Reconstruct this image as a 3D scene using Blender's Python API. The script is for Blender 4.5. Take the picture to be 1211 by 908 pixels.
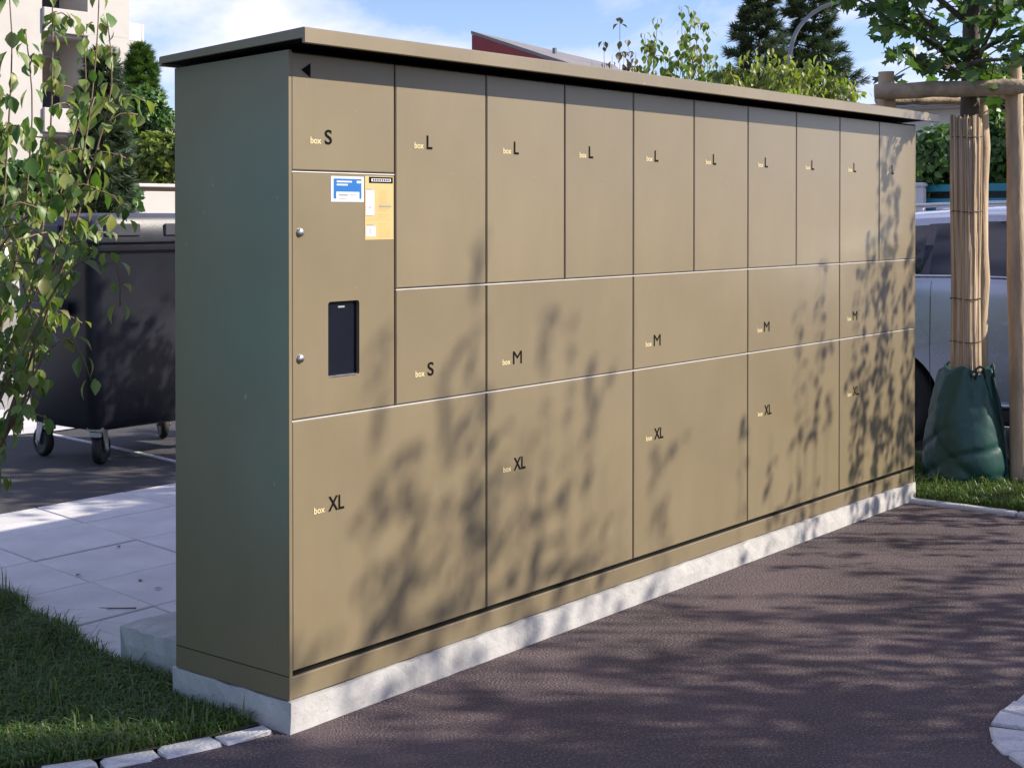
import bpy, math, random
import numpy as np
from mathutils import Vector, Matrix

for o in list(bpy.data.objects):
    bpy.data.objects.remove(o)
S = bpy.context.scene
COL = S.collection
R = math.radians

# ------------------------------------------------------------------ camera
F_PX, PPY, YAW, PIT = 1720.9, 274.3, 0.8978, -0.0116
CAM = np.array([-3.078, -3.3228, 1.6])
FW = np.array([math.sin(YAW)*math.cos(PIT), math.cos(YAW)*math.cos(PIT), math.sin(PIT)])
RT = np.array([math.cos(YAW), -math.sin(YAW), 0.0])
UP = np.cross(RT, FW)
cam = bpy.data.cameras.new('camera')
camo = bpy.data.objects.new('camera', cam)
COL.objects.link(camo)
camo.matrix_world = Matrix(((RT[0], UP[0], -FW[0], CAM[0]), (RT[1], UP[1], -FW[1], CAM[1]),
                            (RT[2], UP[2], -FW[2], CAM[2]), (0, 0, 0, 1)))
cam.sensor_width = 36.0
cam.lens = F_PX/1211*36.0
cam.shift_y = -(454-PPY)/1211
cam.clip_start = 0.05
cam.clip_end = 1500
S.camera = camo

# ------------------------------------------------------------------ sky, sun, exposure
SUN = Vector((0.80, -1.0, 0.784)).normalized()          # towards the sun
W = bpy.data.worlds.new('World')
S.world = W
W.use_nodes = True
wn, wl = W.node_tree.nodes, W.node_tree.links
wn.clear()
wout = wn.new('ShaderNodeOutputWorld')
bg = wn.new('ShaderNodeBackground')
sky = wn.new('ShaderNodeTexSky')
sky.sky_type = 'NISHITA'
sky.sun_disc = False
sky.sun_elevation = math.asin(SUN.z)
sky.sun_rotation = math.atan2(SUN.x, SUN.y)
sky.air_density = 1.0
sky.dust_density = 0.3
sky.ozone_density = 3.0
tc = wn.new('ShaderNodeTexCoord')
mp = wn.new('ShaderNodeMapping')
mp.inputs['Scale'].default_value = (1.0, 1.0, 2.6)
mp.inputs['Location'].default_value = (0.35, 0.1, 0.0)
n1 = wn.new('ShaderNodeTexNoise')
n1.inputs['Scale'].default_value = 4.6
n1.inputs['Detail'].default_value = 9
n1.inputs['Roughness'].default_value = 0.56
n1.inputs['Distortion'].default_value = 0.3
cr = wn.new('ShaderNodeValToRGB')
cr.color_ramp.elements[0].position = 0.44
cr.color_ramp.elements[0].color = (0, 0, 0, 1)
cr.color_ramp.elements[1].position = 0.63
cr.color_ramp.elements[1].color = (0.92, 0.92, 0.92, 1)
mx = wn.new('ShaderNodeMix')
mx.data_type = 'RGBA'
mx.inputs['B'].default_value = (7.0, 7.1, 8.2, 1)
wl.new(tc.outputs['Generated'], mp.inputs['Vector'])
wl.new(mp.outputs['Vector'], n1.inputs['Vector'])
wl.new(n1.outputs['Fac'], cr.inputs['Fac'])
wl.new(cr.outputs['Color'], mx.inputs['Factor'])
wl.new(sky.outputs['Color'], mx.inputs['A'])
tint = wn.new('ShaderNodeMix')
tint.data_type = 'RGBA'
tint.blend_type = 'MULTIPLY'
tint.inputs['Factor'].default_value = 1.0
tint.inputs['B'].default_value = (0.97, 0.94, 1.12, 1)
wl.new(mx.outputs['Result'], tint.inputs['A'])
wl.new(tint.outputs['Result'], bg.inputs['Color'])
bg.inputs['Strength'].default_value = 0.09
wl.new(bg.outputs['Background'], wout.inputs['Surface'])

sl = bpy.data.lights.new('sun', 'SUN')
sl.energy = 4.5
sl.angle = R(0.53)
sl.color = (1.0, 0.91, 0.77)
so = bpy.data.objects.new('sun', sl)
so.rotation_euler = SUN.to_track_quat('Z', 'Y').to_euler()
so.location = (6, -8, 9)
COL.objects.link(so)
S.view_settings.view_transform = 'Standard'
S.view_settings.look = 'None'
S.view_settings.exposure = 0.9
S.view_settings.gamma = 1.0
S.view_settings.use_curve_mapping = False
S.render.engine = 'CYCLES'
S.cycles.max_bounces = 6
S.cycles.caustics_reflective = False
S.cycles.caustics_refractive = False
S.cycles.transparent_max_bounces = 8


# ------------------------------------------------------------------ pixel to place
def ray(x, y):
    return FW + RT*(x-605.5)/F_PX - UP*(y-PPY)/F_PX


def at(x, y, ax, v):
    d = ray(x, y)
    return CAM + d*((v-CAM[ax])/d[ax])


def dp(x, y, depth):
    return CAM + ray(x, y)*depth


def gnd(x, depth):                       # ground point seen in column x at that depth
    p = dp(x, PPY, depth)
    return np.array([p[0], p[1], 0.0])


def todepth(p):
    return float((np.array(p)-CAM) @ FW)


def topx(p):
    d = np.array(p)-CAM
    z = d @ FW
    return 605.5+F_PX*(d @ RT)/z, PPY-F_PX*(d @ UP)/z


# ------------------------------------------------------------------ mesh helpers
def link(o, parent=None):
    COL.objects.link(o)
    if parent is not None:
        o.parent = parent
    return o


def tag(o, label=None, cat=None, group=None, kind=None):
    if label: o['label'] = label
    if cat: o['category'] = cat
    if group: o['group'] = group
    if kind: o['kind'] = kind
    return o


def thing(name, loc, label, cat, group=None):
    o = bpy.data.objects.new(name, None)
    o.empty_display_size = 0.1
    o.location = loc
    link(o)
    return tag(o, label, cat, group)


class MB:
    def __init__(s, origin=(0, 0, 0)):
        s.v, s.f, s.m = [], [], []
        s.o = np.array(origin, float)

    def add(s, vs, fs, mi=0):
        b = len(s.v)
        s.v += [tuple(np.array(p, float)-s.o) for p in vs]
        for f in fs:
            s.f.append([b+i for i in f])
            s.m.append(mi)
        return s

    def box(s, x0, x1, y0, y1, z0, z1, mi=0):
        vs = [(x, y, z) for z in (z0, z1) for y in (y0, y1) for x in (x0, x1)]
        return s.add(vs, [(0, 2, 3, 1), (4, 5, 7, 6), (0, 1, 5, 4), (2, 6, 7, 3), (0, 4, 6, 2), (1, 3, 7, 5)], mi)

    def cbox(s, x0, x1, y0, y1, z0, z1, c, mi=0):
        """box with chamfered edges"""
        vs, idx = [], {}
        for ix, x in enumerate((x0, x1)):
            for iy, y in enumerate((y0, y1)):
                for iz, z in enumerate((z0, z1)):
                    sx, sy, sz = 1-2*ix, 1-2*iy, 1-2*iz
                    for a, p in (('x', (x, y+sy*c, z+sz*c)), ('y', (x+sx*c, y, z+sz*c)), ('z', (x+sx*c, y+sy*c, z))):
                        idx[ix, iy, iz, a] = len(vs)
                        vs.append(p)
        fs = []
        g = lambda ix, iy, iz, a: idx[ix, iy, iz, a]
        for i in (0, 1):
            q = [g(i, 0, 0, 'x'), g(i, 0, 1, 'x'), g(i, 1, 1, 'x'), g(i, 1, 0, 'x')]
            fs.append(q if i == 0 else q[::-1])
            q = [g(0, i, 0, 'y'), g(1, i, 0, 'y'), g(1, i, 1, 'y'), g(0, i, 1, 'y')]
            fs.append(q if i == 0 else q[::-1])
            q = [g(0, 0, i, 'z'), g(0, 1, i, 'z'), g(1, 1, i, 'z'), g(1, 0, i, 'z')]
            fs.append(q if i == 0 else q[::-1])
        for a in (0, 1):
            for b in (0, 1):
                q = [g(a, b, 0, 'x'), g(a, b, 0, 'y'), g(a, b, 1, 'y'), g(a, b, 1, 'x')]
                fs.append(q if (a+b) % 2 else q[::-1])
                q = [g(a, 0, b, 'x'), g(a, 0, b, 'z'), g(a, 1, b, 'z'), g(a, 1, b, 'x')]
                fs.append(q if (a+b) % 2 == 0 else q[::-1])
                q = [g(0, a, b, 'y'), g(0, a, b, 'z'), g(1, a, b, 'z'), g(1, a, b, 'y')]
                fs.append(q if (a+b) % 2 else q[::-1])
        for ix in (0, 1):
            for iy in (0, 1):
                for iz in (0, 1):
                    q = [g(ix, iy, iz, 'x'), g(ix, iy, iz, 'y'), g(ix, iy, iz, 'z')]
                    fs.append(q if (ix+iy+iz) % 2 == 0 else q[::-1])
        return s.add(vs, fs, mi)

    def tube(s, pts, rad, n=8, caps=True, mi=0):
        pts = [np.array(p, float) for p in pts]
        if not hasattr(rad, '__len__'):
            rad = [rad]*len(pts)
        vs, fs = [], []
        u = None
        for i, p in enumerate(pts):
            t = pts[min(i+1, len(pts)-1)]-pts[max(i-1, 0)]
            t /= np.linalg.norm(t)+1e-9
            if u is None:
                a = np.array([0, 0, 1.0]) if abs(t[2]) < 0.9 else np.array([1.0, 0, 0])
                u = np.cross(a, t)
            u = u-t*(u @ t)
            u /= np.linalg.norm(u)+1e-9
            w = np.cross(t, u)
            for k in range(n):
                an = 2*math.pi*k/n
                vs.append(p+(u*math.cos(an)+w*math.sin(an))*rad[i])
        for i in range(len(pts)-1):
            for k in range(n):
                k2 = (k+1) % n
                fs.append((i*n+k, i*n+k2, (i+1)*n+k2, (i+1)*n+k))
        if caps:
            fs.append(tuple(range(n))[::-1])
            fs.append(tuple((len(pts)-1)*n+k for k in range(n)))
        return s.add(vs, fs, mi)

    def build(s, name, mat, parent=None, smooth=False, loc=None):
        me = bpy.data.meshes.new(name)
        me.from_pydata(s.v, [], s.f)
        ms = mat if isinstance(mat, (list, tuple)) else [mat]
        for m in ms:
            me.materials.append(m)
        if len(ms) > 1:
            me.polygons.foreach_set('material_index', s.m)
        if smooth:
            me.polygons.foreach_set('use_smooth', [True]*len(me.polygons))
        me.update()
        o = bpy.data.objects.new(name, me)
        o.location = s.o if loc is None else loc
        return link(o, parent)


def smooth_by_angle(o, deg=35):
    me = o.data
    me.polygons.foreach_set('use_smooth', [True]*len(me.polygons))
    try:
        me.set_sharp_from_angle(angle=R(deg))
    except Exception:
        pass


# ------------------------------------------------------------------ materials
def mat(name, col, rough=0.6, var=0.12, scale=6.0, bump=0.0, bscale=80.0, metal=0.0, spec=0.5, col2=None,
        detail=5.0, coat=0.0, speck=None, coords='Object', stretch=None, bdist=0.01, coatr=0.03):
    m = bpy.data.materials.new(name)
    m.use_nodes = True
    n, l = m.node_tree.nodes, m.node_tree.links
    b = n['Principled BSDF']
    b.inputs['Roughness'].default_value = rough
    b.inputs['Metallic'].default_value = metal
    b.inputs['Specular IOR Level'].default_value = spec
    b.inputs['Coat Weight'].default_value = coat
    b.inputs['Coat Roughness'].default_value = coatr
    t = n.new('ShaderNodeTexCoord')
    src = t.outputs[coords]
    if stretch:
        mpn = n.new('ShaderNodeMapping')
        mpn.inputs['Scale'].default_value = stretch
        l.new(src, mpn.inputs['Vector'])
        src = mpn.outputs['Vector']
    nz = n.new('ShaderNodeTexNoise')
    nz.inputs['Scale'].default_value = scale
    nz.inputs['Detail'].default_value = detail
    nz.inputs['Roughness'].default_value = 0.6
    l.new(src, nz.inputs['Vector'])
    rp = n.new('ShaderNodeValToRGB')
    c2 = col2 if col2 else tuple(min(1, c*(1+var)) for c in col)
    c1 = col if col2 else tuple(c*(1-var) for c in col)
    rp.color_ramp.elements[0].position = 0.32
    rp.color_ramp.elements[1].position = 0.68
    rp.color_ramp.elements[0].color = (*c1, 1)
    rp.color_ramp.elements[1].color = (*c2, 1)
    l.new(nz.outputs['Fac'], rp.inputs['Fac'])
    out = rp.outputs['Color']
    if speck:
        sscale, thr, scol, amt = speck
        vz = n.new('ShaderNodeTexNoise')
        vz.inputs['Scale'].default_value = sscale
        vz.inputs['Detail'].default_value = 2
        l.new(src, vz.inputs['Vector'])
        r2 = n.new('ShaderNodeValToRGB')
        r2.color_ramp.elements[0].position = thr
        r2.color_ramp.elements[0].color = (0, 0, 0, 1)
        r2.color_ramp.elements[1].position = min(1, thr+0.08)
        r2.color_ramp.elements[1].color = (amt, amt, amt, 1)
        l.new(vz.outputs['Fac'], r2.inputs['Fac'])
        mxn = n.new('ShaderNodeMix')
        mxn.data_type = 'RGBA'
        mxn.inputs['B'].default_value = (*scol, 1)
        l.new(r2.outputs['Color'], mxn.inputs['Factor'])
        l.new(out, mxn.inputs['A'])
        out = mxn.outputs['Result']
    l.new(out, b.inputs['Base Color'])
    rr = n.new('ShaderNodeMapRange')
    rr.inputs['To Min'].default_value = max(0, rough-0.07)
    rr.inputs['To Max'].default_value = min(1, rough+0.07)
    l.new(nz.outputs['Fac'], rr.inputs['Value'])
    l.new(rr.outputs['Result'], b.inputs['Roughness'])
    if bump:
        bz = n.new('ShaderNodeTexNoise')
        bz.inputs['Scale'].default_value = bscale
        bz.inputs['Detail'].default_value = 4
        l.new(src, bz.inputs['Vector'])
        bp = n.new('ShaderNodeBump')
        bp.inputs['Strength'].default_value = bump
        bp.inputs['Distance'].default_value = bdist
        l.new(bz.outputs['Fac'], bp.inputs['Height'])
        l.new(bp.outputs['Normal'], b.inputs['Normal'])
    return m


def leafmat(name, cols, back, trans=0.35, rough=0.45):
    """cols: list of colours picked per leaf; lighter underside"""
    m = bpy.data.materials.new(name)
    m.use_nodes = True
    n, l = m.node_tree.nodes, m.node_tree.links
    n.clear()
    out = n.new('ShaderNodeOutputMaterial')
    oi = n.new('ShaderNodeObjectInfo')
    at_ = n.new('ShaderNodeAttribute')
    at_.attribute_name = 'rnd'
    ad = n.new('ShaderNodeMath')
    ad.operation = 'ADD'
    l.new(oi.outputs['Random'], ad.inputs[0])
    l.new(at_.outputs['Fac'], ad.inputs[1])
    fr = n.new('ShaderNodeMath')
    fr.operation = 'FRACT'
    l.new(ad.outputs[0], fr.inputs[0])
    rp = n.new('ShaderNodeValToRGB')
    e = rp.color_ramp.elements
    while len(e) < len(cols):
        e.new(0.5)
    for i, c in enumerate(cols):
        e[i].position = i/(len(cols)-1)
        e[i].color = (*c, 1)
    l.new(fr.outputs[0], rp.inputs['Fac'])
    ge = n.new('ShaderNodeNewGeometry')
    mxn = n.new('ShaderNodeMix')
    mxn.data_type = 'RGBA'
    l.new(rp.outputs['Color'], mxn.inputs['A'])
    mb = n.new('ShaderNodeMix')
    mb.data_type = 'RGBA'
    mb.inputs['Factor'].default_value = 0.55
    mb.inputs['B'].default_value = (*back, 1)
    l.new(rp.outputs['Color'], mb.inputs['A'])
    l.new(mb.outputs['Result'], mxn.inputs['B'])
    l.new(ge.outputs['Backfacing'], mxn.inputs['Factor'])
    b = n.new('ShaderNodeBsdfPrincipled')
    b.inputs['Roughness'].default_value = rough
    l.new(mxn.outputs['Result'], b.inputs['Base Color'])
    tr = n.new('ShaderNodeBsdfTranslucent')
    tcn = n.new('ShaderNodeMix')
    tcn.data_type = 'RGBA'
    tcn.blend_type = 'MULTIPLY'
    tcn.inputs['Factor'].default_value = 1.0
    tcn.inputs['B'].default_value = (1.5, 1.7, 0.5, 1)
    l.new(rp.outputs['Color'], tcn.inputs['A'])
    l.new(tcn.outputs['Result'], tr.inputs['Color'])
    ms = n.new('ShaderNodeMixShader')
    ms.inputs[0].default_value = trans
    l.new(b.outputs[0], ms.inputs[1])
    l.new(tr.outputs[0], ms.inputs[2])
    l.new(ms.outputs[0], out.inputs['Surface'])
    return m


M = {}
M['paint'] = mat('olive_beige_paint', (0.186, 0.148, 0.088), 0.38, 0.075, 3.0, 0.06, 260, spec=0.5,
                 speck=(34, 0.745, (0.42, 0.37, 0.28), 0.7), bdist=0.001, coat=0.5, coatr=0.22, stretch=(1, 1, 0.55))
# each door a slightly different tone, as repainted sheets are
_n, _l = M['paint'].node_tree.nodes, M['paint'].node_tree.links
_oi = _n.new('ShaderNodeObjectInfo')
_mr = _n.new('ShaderNodeMapRange')
_mr.inputs['To Min'].default_value = 0.955
_mr.inputs['To Max'].default_value = 1.045
_hs = _n.new('ShaderNodeHueSaturation')
_b = _n['Principled BSDF']
_src = _b.inputs['Base Color'].links[0].from_socket
_l.new(_oi.outputs['Random'], _mr.inputs['Value'])
_l.new(_mr.outputs['Result'], _hs.inputs['Value'])
_l.new(_src, _hs.inputs['Color'])
_l.new(_hs.outputs['Color'], _b.inputs['Base Color'])
M['seam'] = mat('black_gasket', (0.008, 0.008, 0.008), 0.8, spec=0.1)  # black for seams; also paints the shade in door gaps and under the roof
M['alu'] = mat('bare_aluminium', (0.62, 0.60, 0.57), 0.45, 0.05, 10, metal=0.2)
M['ink'] = mat('black_ink', (0.008, 0.007, 0.007), 0.8, spec=0.05)
M['boxink'] = mat('pale_yellow_ink', (0.66, 0.55, 0.30), 0.6)
M['white'] = mat('white_print', (0.58, 0.60, 0.63), 0.4, 0.03)
M['blue'] = mat('blue_print', (0.012, 0.13, 0.40), 0.35, 0.04)
M['yellow'] = mat('pale_yellow_print', (0.50, 0.38, 0.17), 0.4, 0.04)
M['ochre'] = mat('ochre_print', (0.50, 0.34, 0.11), 0.5)
M['greyink'] = mat('grey_print', (0.25, 0.26, 0.28), 0.5)
M['steel'] = mat('steel', (0.55, 0.54, 0.53), 0.28, 0.05, 30, metal=1.0)
M['glass_dark'] = mat('dark_screen_glass', (0.006, 0.008, 0.016), 0.15, 0.1, spec=0.25)
M['concrete'] = mat('concrete', (0.40, 0.39, 0.38), 0.85, 0.12, 9, 0.22, 70, speck=(95, 0.66, (0.20, 0.19, 0.18), 0.7))
M['asphalt'] = mat('reddish_asphalt', (0.066, 0.047, 0.052), 0.9, 0.40, 1.3, 1.0, 110, speck=(115, 0.54, (0.185, 0.136, 0.138), 0.75),
                   coords='Generated' if False else 'Object', bdist=0.012)
M['asphalt2'] = mat('dark_asphalt', (0.050, 0.048, 0.052), 0.9, 0.25, 1.5, 0.7, 150, speck=(140, 0.6, (0.14, 0.13, 0.13), 0.7))
M['road'] = mat('pale_road', (0.30, 0.28, 0.26), 0.9, 0.15, 0.8, 0.3, 60)
M['earth'] = mat('earth', (0.10, 0.085, 0.06), 0.95, 0.3, 0.6, 0.5, 20)
M['soil'] = mat('lawn_soil', (0.045, 0.05, 0.022), 0.95, 0.4, 9, 0.8, 60)
M['slab'] = mat('pale_paving_slab', (0.55, 0.54, 0.54), 0.8, 0.13, 3, 0.25, 120, speck=(26, 0.74, (0.28, 0.27, 0.26), 0.5))
M['granite'] = mat('pale_granite', (0.52, 0.51, 0.51), 0.8, 0.16, 14, 0.7, 70, speck=(160, 0.62, (0.2, 0.2, 0.21), 0.6))
M['binbody'] = mat('black_plastic', (0.008, 0.009, 0.016), 0.42, 0.3, 3, 0.12, 90, spec=0.5)
M['binlid'] = mat('grey_lid_plastic', (0.024, 0.026, 0.036), 0.45, 0.2, 4, 0.1, 90)
M['rubber'] = mat('rubber', (0.016, 0.016, 0.017), 0.75)
M['zinc'] = mat('zinc_plated', (0.42, 0.44, 0.45), 0.45, 0.2, 20, metal=0.8)
M['wood'] = mat('weathered_round_wood', (0.40, 0.30, 0.20), 0.8, 0.34, 9, 0.5, 40, stretch=(1.4, 1.4, 0.25), speck=(5, 0.70, (0.17, 0.11, 0.075), 0.6))
M['logwood'] = mat('weathered_log_wood', (0.36, 0.285, 0.21), 0.8, 0.35, 9, 0.5, 40, speck=(9, 0.68, (0.12, 0.08, 0.055), 0.8))
M['reed'] = mat('reed_mat', (0.50, 0.385, 0.26), 0.8, 0.4, 26, 0.4, 60, stretch=(2.4, 2.4, 0.06))
M['wire'] = mat('rusty_wire', (0.07, 0.05, 0.04), 0.6)
M['bark'] = mat('young_bark', (0.085, 0.070, 0.055), 0.85, 0.4, 20, 0.7, 50, stretch=(1, 1, 0.4))
M['twig'] = mat('brown_twig', (0.17, 0.11, 0.07), 0.75, 0.3, 20)
M['bag'] = mat('dark_green_tarpaulin', (0.008, 0.056, 0.046), 0.40, 0.15, 5, 0.5, 14, spec=0.55, stretch=(1, 1, .6))
M['webbing'] = mat('green_webbing', (0.008, 0.030, 0.026), 0.7)
M['carpaint'] = mat('silver_blue_car_paint', (0.43, 0.465, 0.54), 0.28, 0.03, 3, metal=0.5, coat=0.8)
M['carpaint2'] = mat('pale_silver_car_paint', (0.58, 0.60, 0.63), 0.3, 0.03, 3, metal=0.5, coat=0.8)
M['carglass'] = mat('tinted_car_glass', (0.006, 0.007, 0.012), 0.05, 0.1, coat=0.5)
M['trim'] = mat('black_trim', (0.018, 0.018, 0.02), 0.55)
M['chrome'] = mat('bright_trim', (0.62, 0.62, 0.63), 0.22, 0.03, metal=1.0)
M['rearlamp'] = mat('red_lamp_plastic', (0.30, 0.01, 0.01), 0.15, coat=0.5)
M['clearlamp'] = mat('clear_lamp_plastic', (0.6, 0.62, 0.64), 0.12, coat=0.6)
M['rim'] = mat('alloy_rim', (0.45, 0.46, 0.47), 0.3, 0.05, metal=0.9)
M['render'] = mat('white_render', (0.42, 0.405, 0.385), 0.9, 0.06, 0.8, 0.2, 40)
M['reveal'] = mat('grey_concrete_band', (0.42, 0.41, 0.40), 0.9, 0.1, 1.0)
M['shutter'] = mat('brown_blind', (0.23, 0.16, 0.11), 0.7, 0.15)
M['pane'] = mat('window_glass', (0.03, 0.035, 0.045), 0.08, 0.2, coat=0.3)
M['redwall'] = mat('dark_red_cladding', (0.20, 0.030, 0.032), 0.75, 0.12, 1.5)
M['roofgrey'] = mat('grey_roofing', (0.17, 0.16, 0.165), 0.85, 0.2, 2.0, 0.3, 20)
M['terracotta'] = mat('terracotta_render', (0.36, 0.17, 0.10), 0.9, 0.15, 1)
M['teal'] = mat('teal_painted_board', (0.010, 0.165, 0.235), 0.5, 0.15, 3)
M['greywall'] = mat('pale_grey_render', (0.52, 0.53, 0.55), 0.9, 0.08, 0.8)
M['lamppole'] = mat('galvanised_pole', (0.17, 0.19, 0.20), 0.5, 0.1, 6, metal=0.5)

M['shrubleaf'] = leafmat('shrub_leaf', [(0.045, 0.105, 0.024), (0.085, 0.165, 0.032), (0.17, 0.23, 0.05), (0.26, 0.28, 0.085), (0.07, 0.14, 0.034), (0.18, 0.16, 0.065)],
                         (0.22, 0.27, 0.12), 0.32)
M['redleaf'] = leafmat('reddish_leaf', [(0.10, 0.10, 0.03), (0.15, 0.09, 0.04), (0.16, 0.15, 0.05), (0.12, 0.06, 0.035)], (0.2, 0.18, 0.1), 0.3)
M['limeleaf'] = leafmat('lime_leaf', [(0.10, 0.16, 0.03), (0.18, 0.23, 0.04), (0.22, 0.24, 0.05), (0.07, 0.12, 0.025)], (0.24, 0.27, 0.1), 0.4)
M['mapleleaf'] = leafmat('dark_green_leaf', [(0.032, 0.085, 0.024), (0.052, 0.12, 0.032), (0.10, 0.18, 0.04), (0.04, 0.095, 0.032)],
                         (0.10, 0.15, 0.06), 0.3)
M['hedgeleaf'] = leafmat('hedge_leaf', [(0.04, 0.10, 0.025), (0.07, 0.15, 0.035), (0.12, 0.20, 0.05)], (0.12, 0.18, 0.07), 0.3)
M['coniferleaf'] = leafmat('conifer_needles', [(0.034, 0.062, 0.036), (0.055, 0.09, 0.05), (0.085, 0.12, 0.06)], (0.08, 0.11, 0.06), 0.15, 0.6)
M['grass'] = leafmat('grass_blade', [(0.035, 0.085, 0.016), (0.06, 0.125, 0.022), (0.095, 0.15, 0.035), (0.14, 0.15, 0.06)], (0.09, 0.15, 0.04), 0.35)

# ------------------------------------------------------------------ the ground
def sheet(name, poly, z, m, thick=None):
    b = MB()
    n = len(poly)
    if thick:
        b.add([(p[0], p[1], z) for p in poly]+[(p[0], p[1], z-thick) for p in poly],
              [tuple(range(n))]+[(i, i+n, (i+1) % n+n, (i+1) % n) for i in range(n)])
    else:
        b.add([(p[0], p[1], z) for p in poly], [tuple(range(n))])
    o = b.build(name, m)
    return tag(o, kind='structure')


WC = 0.9439
LEN = 5*WC
sheet('ground', [(-400, -400), (400, -400), (400, 400), (-400, 400)], -0.03, M['earth'])
# front asphalt, bounded on the left-back by the cobble line
EDGE = [(-0.03, 0.06), (-0.30, 0.125), (-0.56, 0.235), (-0.9, 0.42), (-1.6, 0.85), (-3.2, 1.9), (-9, 6)]
sheet('asphalt_path', [(-9, -14), (4.62, -14), (4.62, 0.30)]+[(0.0, 0.30)]+EDGE, 0.0, M['asphalt'])
sheet('rear_asphalt', [(-9, 3.665), (2.905, 3.665), (2.905, 4.243), (3.0, 4.95), (3.07, 5.72), (3.1, 6.03), (2.85, 6.10), (-9, 6.4)], 0.0, M['asphalt2'])
sheet('yard_asphalt', [(2.945, 3.665), (9.0, 3.665), (9, 6.0), (3.14, 6.0), (3.11, 5.72), (3.04, 4.95), (2.945, 4.243)], 0.0, M['asphalt2'])
sheet('footpath', [(-9, 6.42), (2.85, 6.12), (3.14, 6.03), (9, 6.02), (9, 7.3), (-9, 7.6)], 0.004, M['slab'])
sheet('road', [(-60, 7.62), (9, 7.32), (9, 4.2), (5.9, 4.2), (5.9, 3.6), (6.1, 3.5), (6.1, -60), (14, -60), (14, 7.32), (60, 7.0), (60, 22), (-60, 26)], -0.004, M['road'])

# stone strip between the two asphalts
b = MB()
ln = [(2.925, 3.67), (2.925, 4.243), (3.02, 4.95), (3.09, 5.72), (3.12, 6.0)]
for i in range(len(ln)-1):
    (x0, y0), (x1, y1) = ln[i], ln[i+1]
    y1 -= 0.004
    b.add([(x0-.02, y0, .007), (x0+.02, y0, .007), (x1+.02, y1, .007), (x1-.02, y1, .007),
           (x0-.02, y0, -.02), (x0+.02, y0, -.02), (x1+.02, y1, -.02), (x1-.02, y1, -.02)],
          [(0, 1, 2, 3), (0, 4, 5, 1), (1, 5, 6, 2), (2, 6, 7, 3), (3, 7, 4, 0)])
tag(b.build('edging_strip', M['granite']), kind='structure')

# paving behind the lockers: slabs with recessed joints, rows along the lockers
rnd = random.Random(3)
bed = sheet('paved_terrace', [(0.09, 0.56), (6.0, 0.56), (6.0, 3.66), (0.36, 3.66), (0.30, 2.0), (0.10, 1.15)], -0.012, M['soil'])
rows = [0.985, 1.516, 2.047, 2.575, 3.105, 3.655]
skew = (0.853-0.65)/(2.967-1.54)
nsl = 0
for j in range(len(rows)-1):
    y0, y1 = rows[j]+.004, rows[j+1]-.004
    for i in range(-1, 9):
        def xx(k, y): return 0.65+(y-1.54)*skew*0.92+k*0.575+(0.0 if j % 2 == 0 else 0.0)
        g = .004
        pts = [(xx(i, y0)+g, y0), (xx(i+1, y0)-g, y0), (xx(i+1, y1)-g, y1), (xx(i, y1)+g, y1)]
        # trim on the lawn side
        lim = lambda y: 0.10+(0.0 if y < 1.15 else (y-1.15)*0.235 if y < 2 else 0.20+(y-2)*0.03)
        pts = [(max(px_, lim(py_)), py_) for px_, py_ in pts]
        if pts[1][0]-pts[0][0] < 0.06 or pts[0][0] > 5.9:
            continue
        zt = 0.004+rnd.uniform(-.0025, .0025)
        c = .004
        cx = sum(p[0] for p in pts)/4
        cy = sum(p[1] for p in pts)/4
        b = MB((cx, cy, 0))
        def ins(p): return (p[0]+(c if p[0] < cx else -c), p[1]+(c if p[1] < cy else -c))
        b.add([(*ins(p), zt) for p in pts]+[(*p, zt-c) for p in pts]+[(*p, zt-.03) for p in pts],
              [(0, 1, 2, 3)]+[(k, k+4, (k+1) % 4+4, (k+1) % 4) for k in range(4)]+[(k+4, k+8, (k+1) % 4+8, (k+1) % 4+4) for k in range(4)])
        o = b.build('paving_slab', M['slab'], bed)
        nsl += 1


# ------------------------------------------------------------------ rough stone / cobble helper
def stone(name, cx, cy, z0, lx, ly, lz, rot, m, parent, seed, cham=.018, jit=.007):
    r = random.Random(seed)
    b = MB()
    b.cbox(-lx/2, lx/2, -ly/2, ly/2, -lz, 0, cham)
    b.v = [(x+r.uniform(-jit, jit), y+r.uniform(-jit, jit), z+(r.uniform(-jit, jit) if z > -lz/2 else 0)) for x, y, z in b.v]
    o = b.build(name, m, parent)
    o.location = (cx, cy, z0)
    o.rotation_euler = (0, 0, rot)
    return o


def along(poly, step, off=0.0):
    out, d = [], off
    for (x0, y0), (x1, y1) in zip(poly[:-1], poly[1:]):
        L = math.hypot(x1-x0, y1-y0)
        while d < L:
            t = d/L
            out.append((x0+(x1-x0)*t, y0+(y1-y0)*t, math.atan2(y1-y0, x1-x0)))
            d += step
        d -= L
    return out


edg = bpy.data.objects.new('cobble_edging', None)
link(edg)
tag(edg, kind='structure')
for i, (x, y, a) in enumerate(along([(-0.11, 0.075)]+EDGE[1:6], 0.178)):
    stone('cobblestone', x, y+.02, 0.009+.004*math.sin(i*2.3), 0.160+.012*math.sin(i*1.7), 0.075+.008*math.sin(i*3.1), 0.09, a+.04*math.sin(i*4.1), M['granite'], edg, i, .006, .006)
# rounded planting island with a double ring of setts, front right
ring = bpy.data.objects.new('sett_ring', None)
link(ring)
tag(ring, kind='structure')
def dense(poly, k=12):
    out = []
    for (x0, y0), (x1, y1) in zip(poly[:-1], poly[1:]):
        for j in range(k):
            out.append((x0+(x1-x0)*j/k, y0+(y1-y0)*j/k))
    return out+[poly[-1]]


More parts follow.
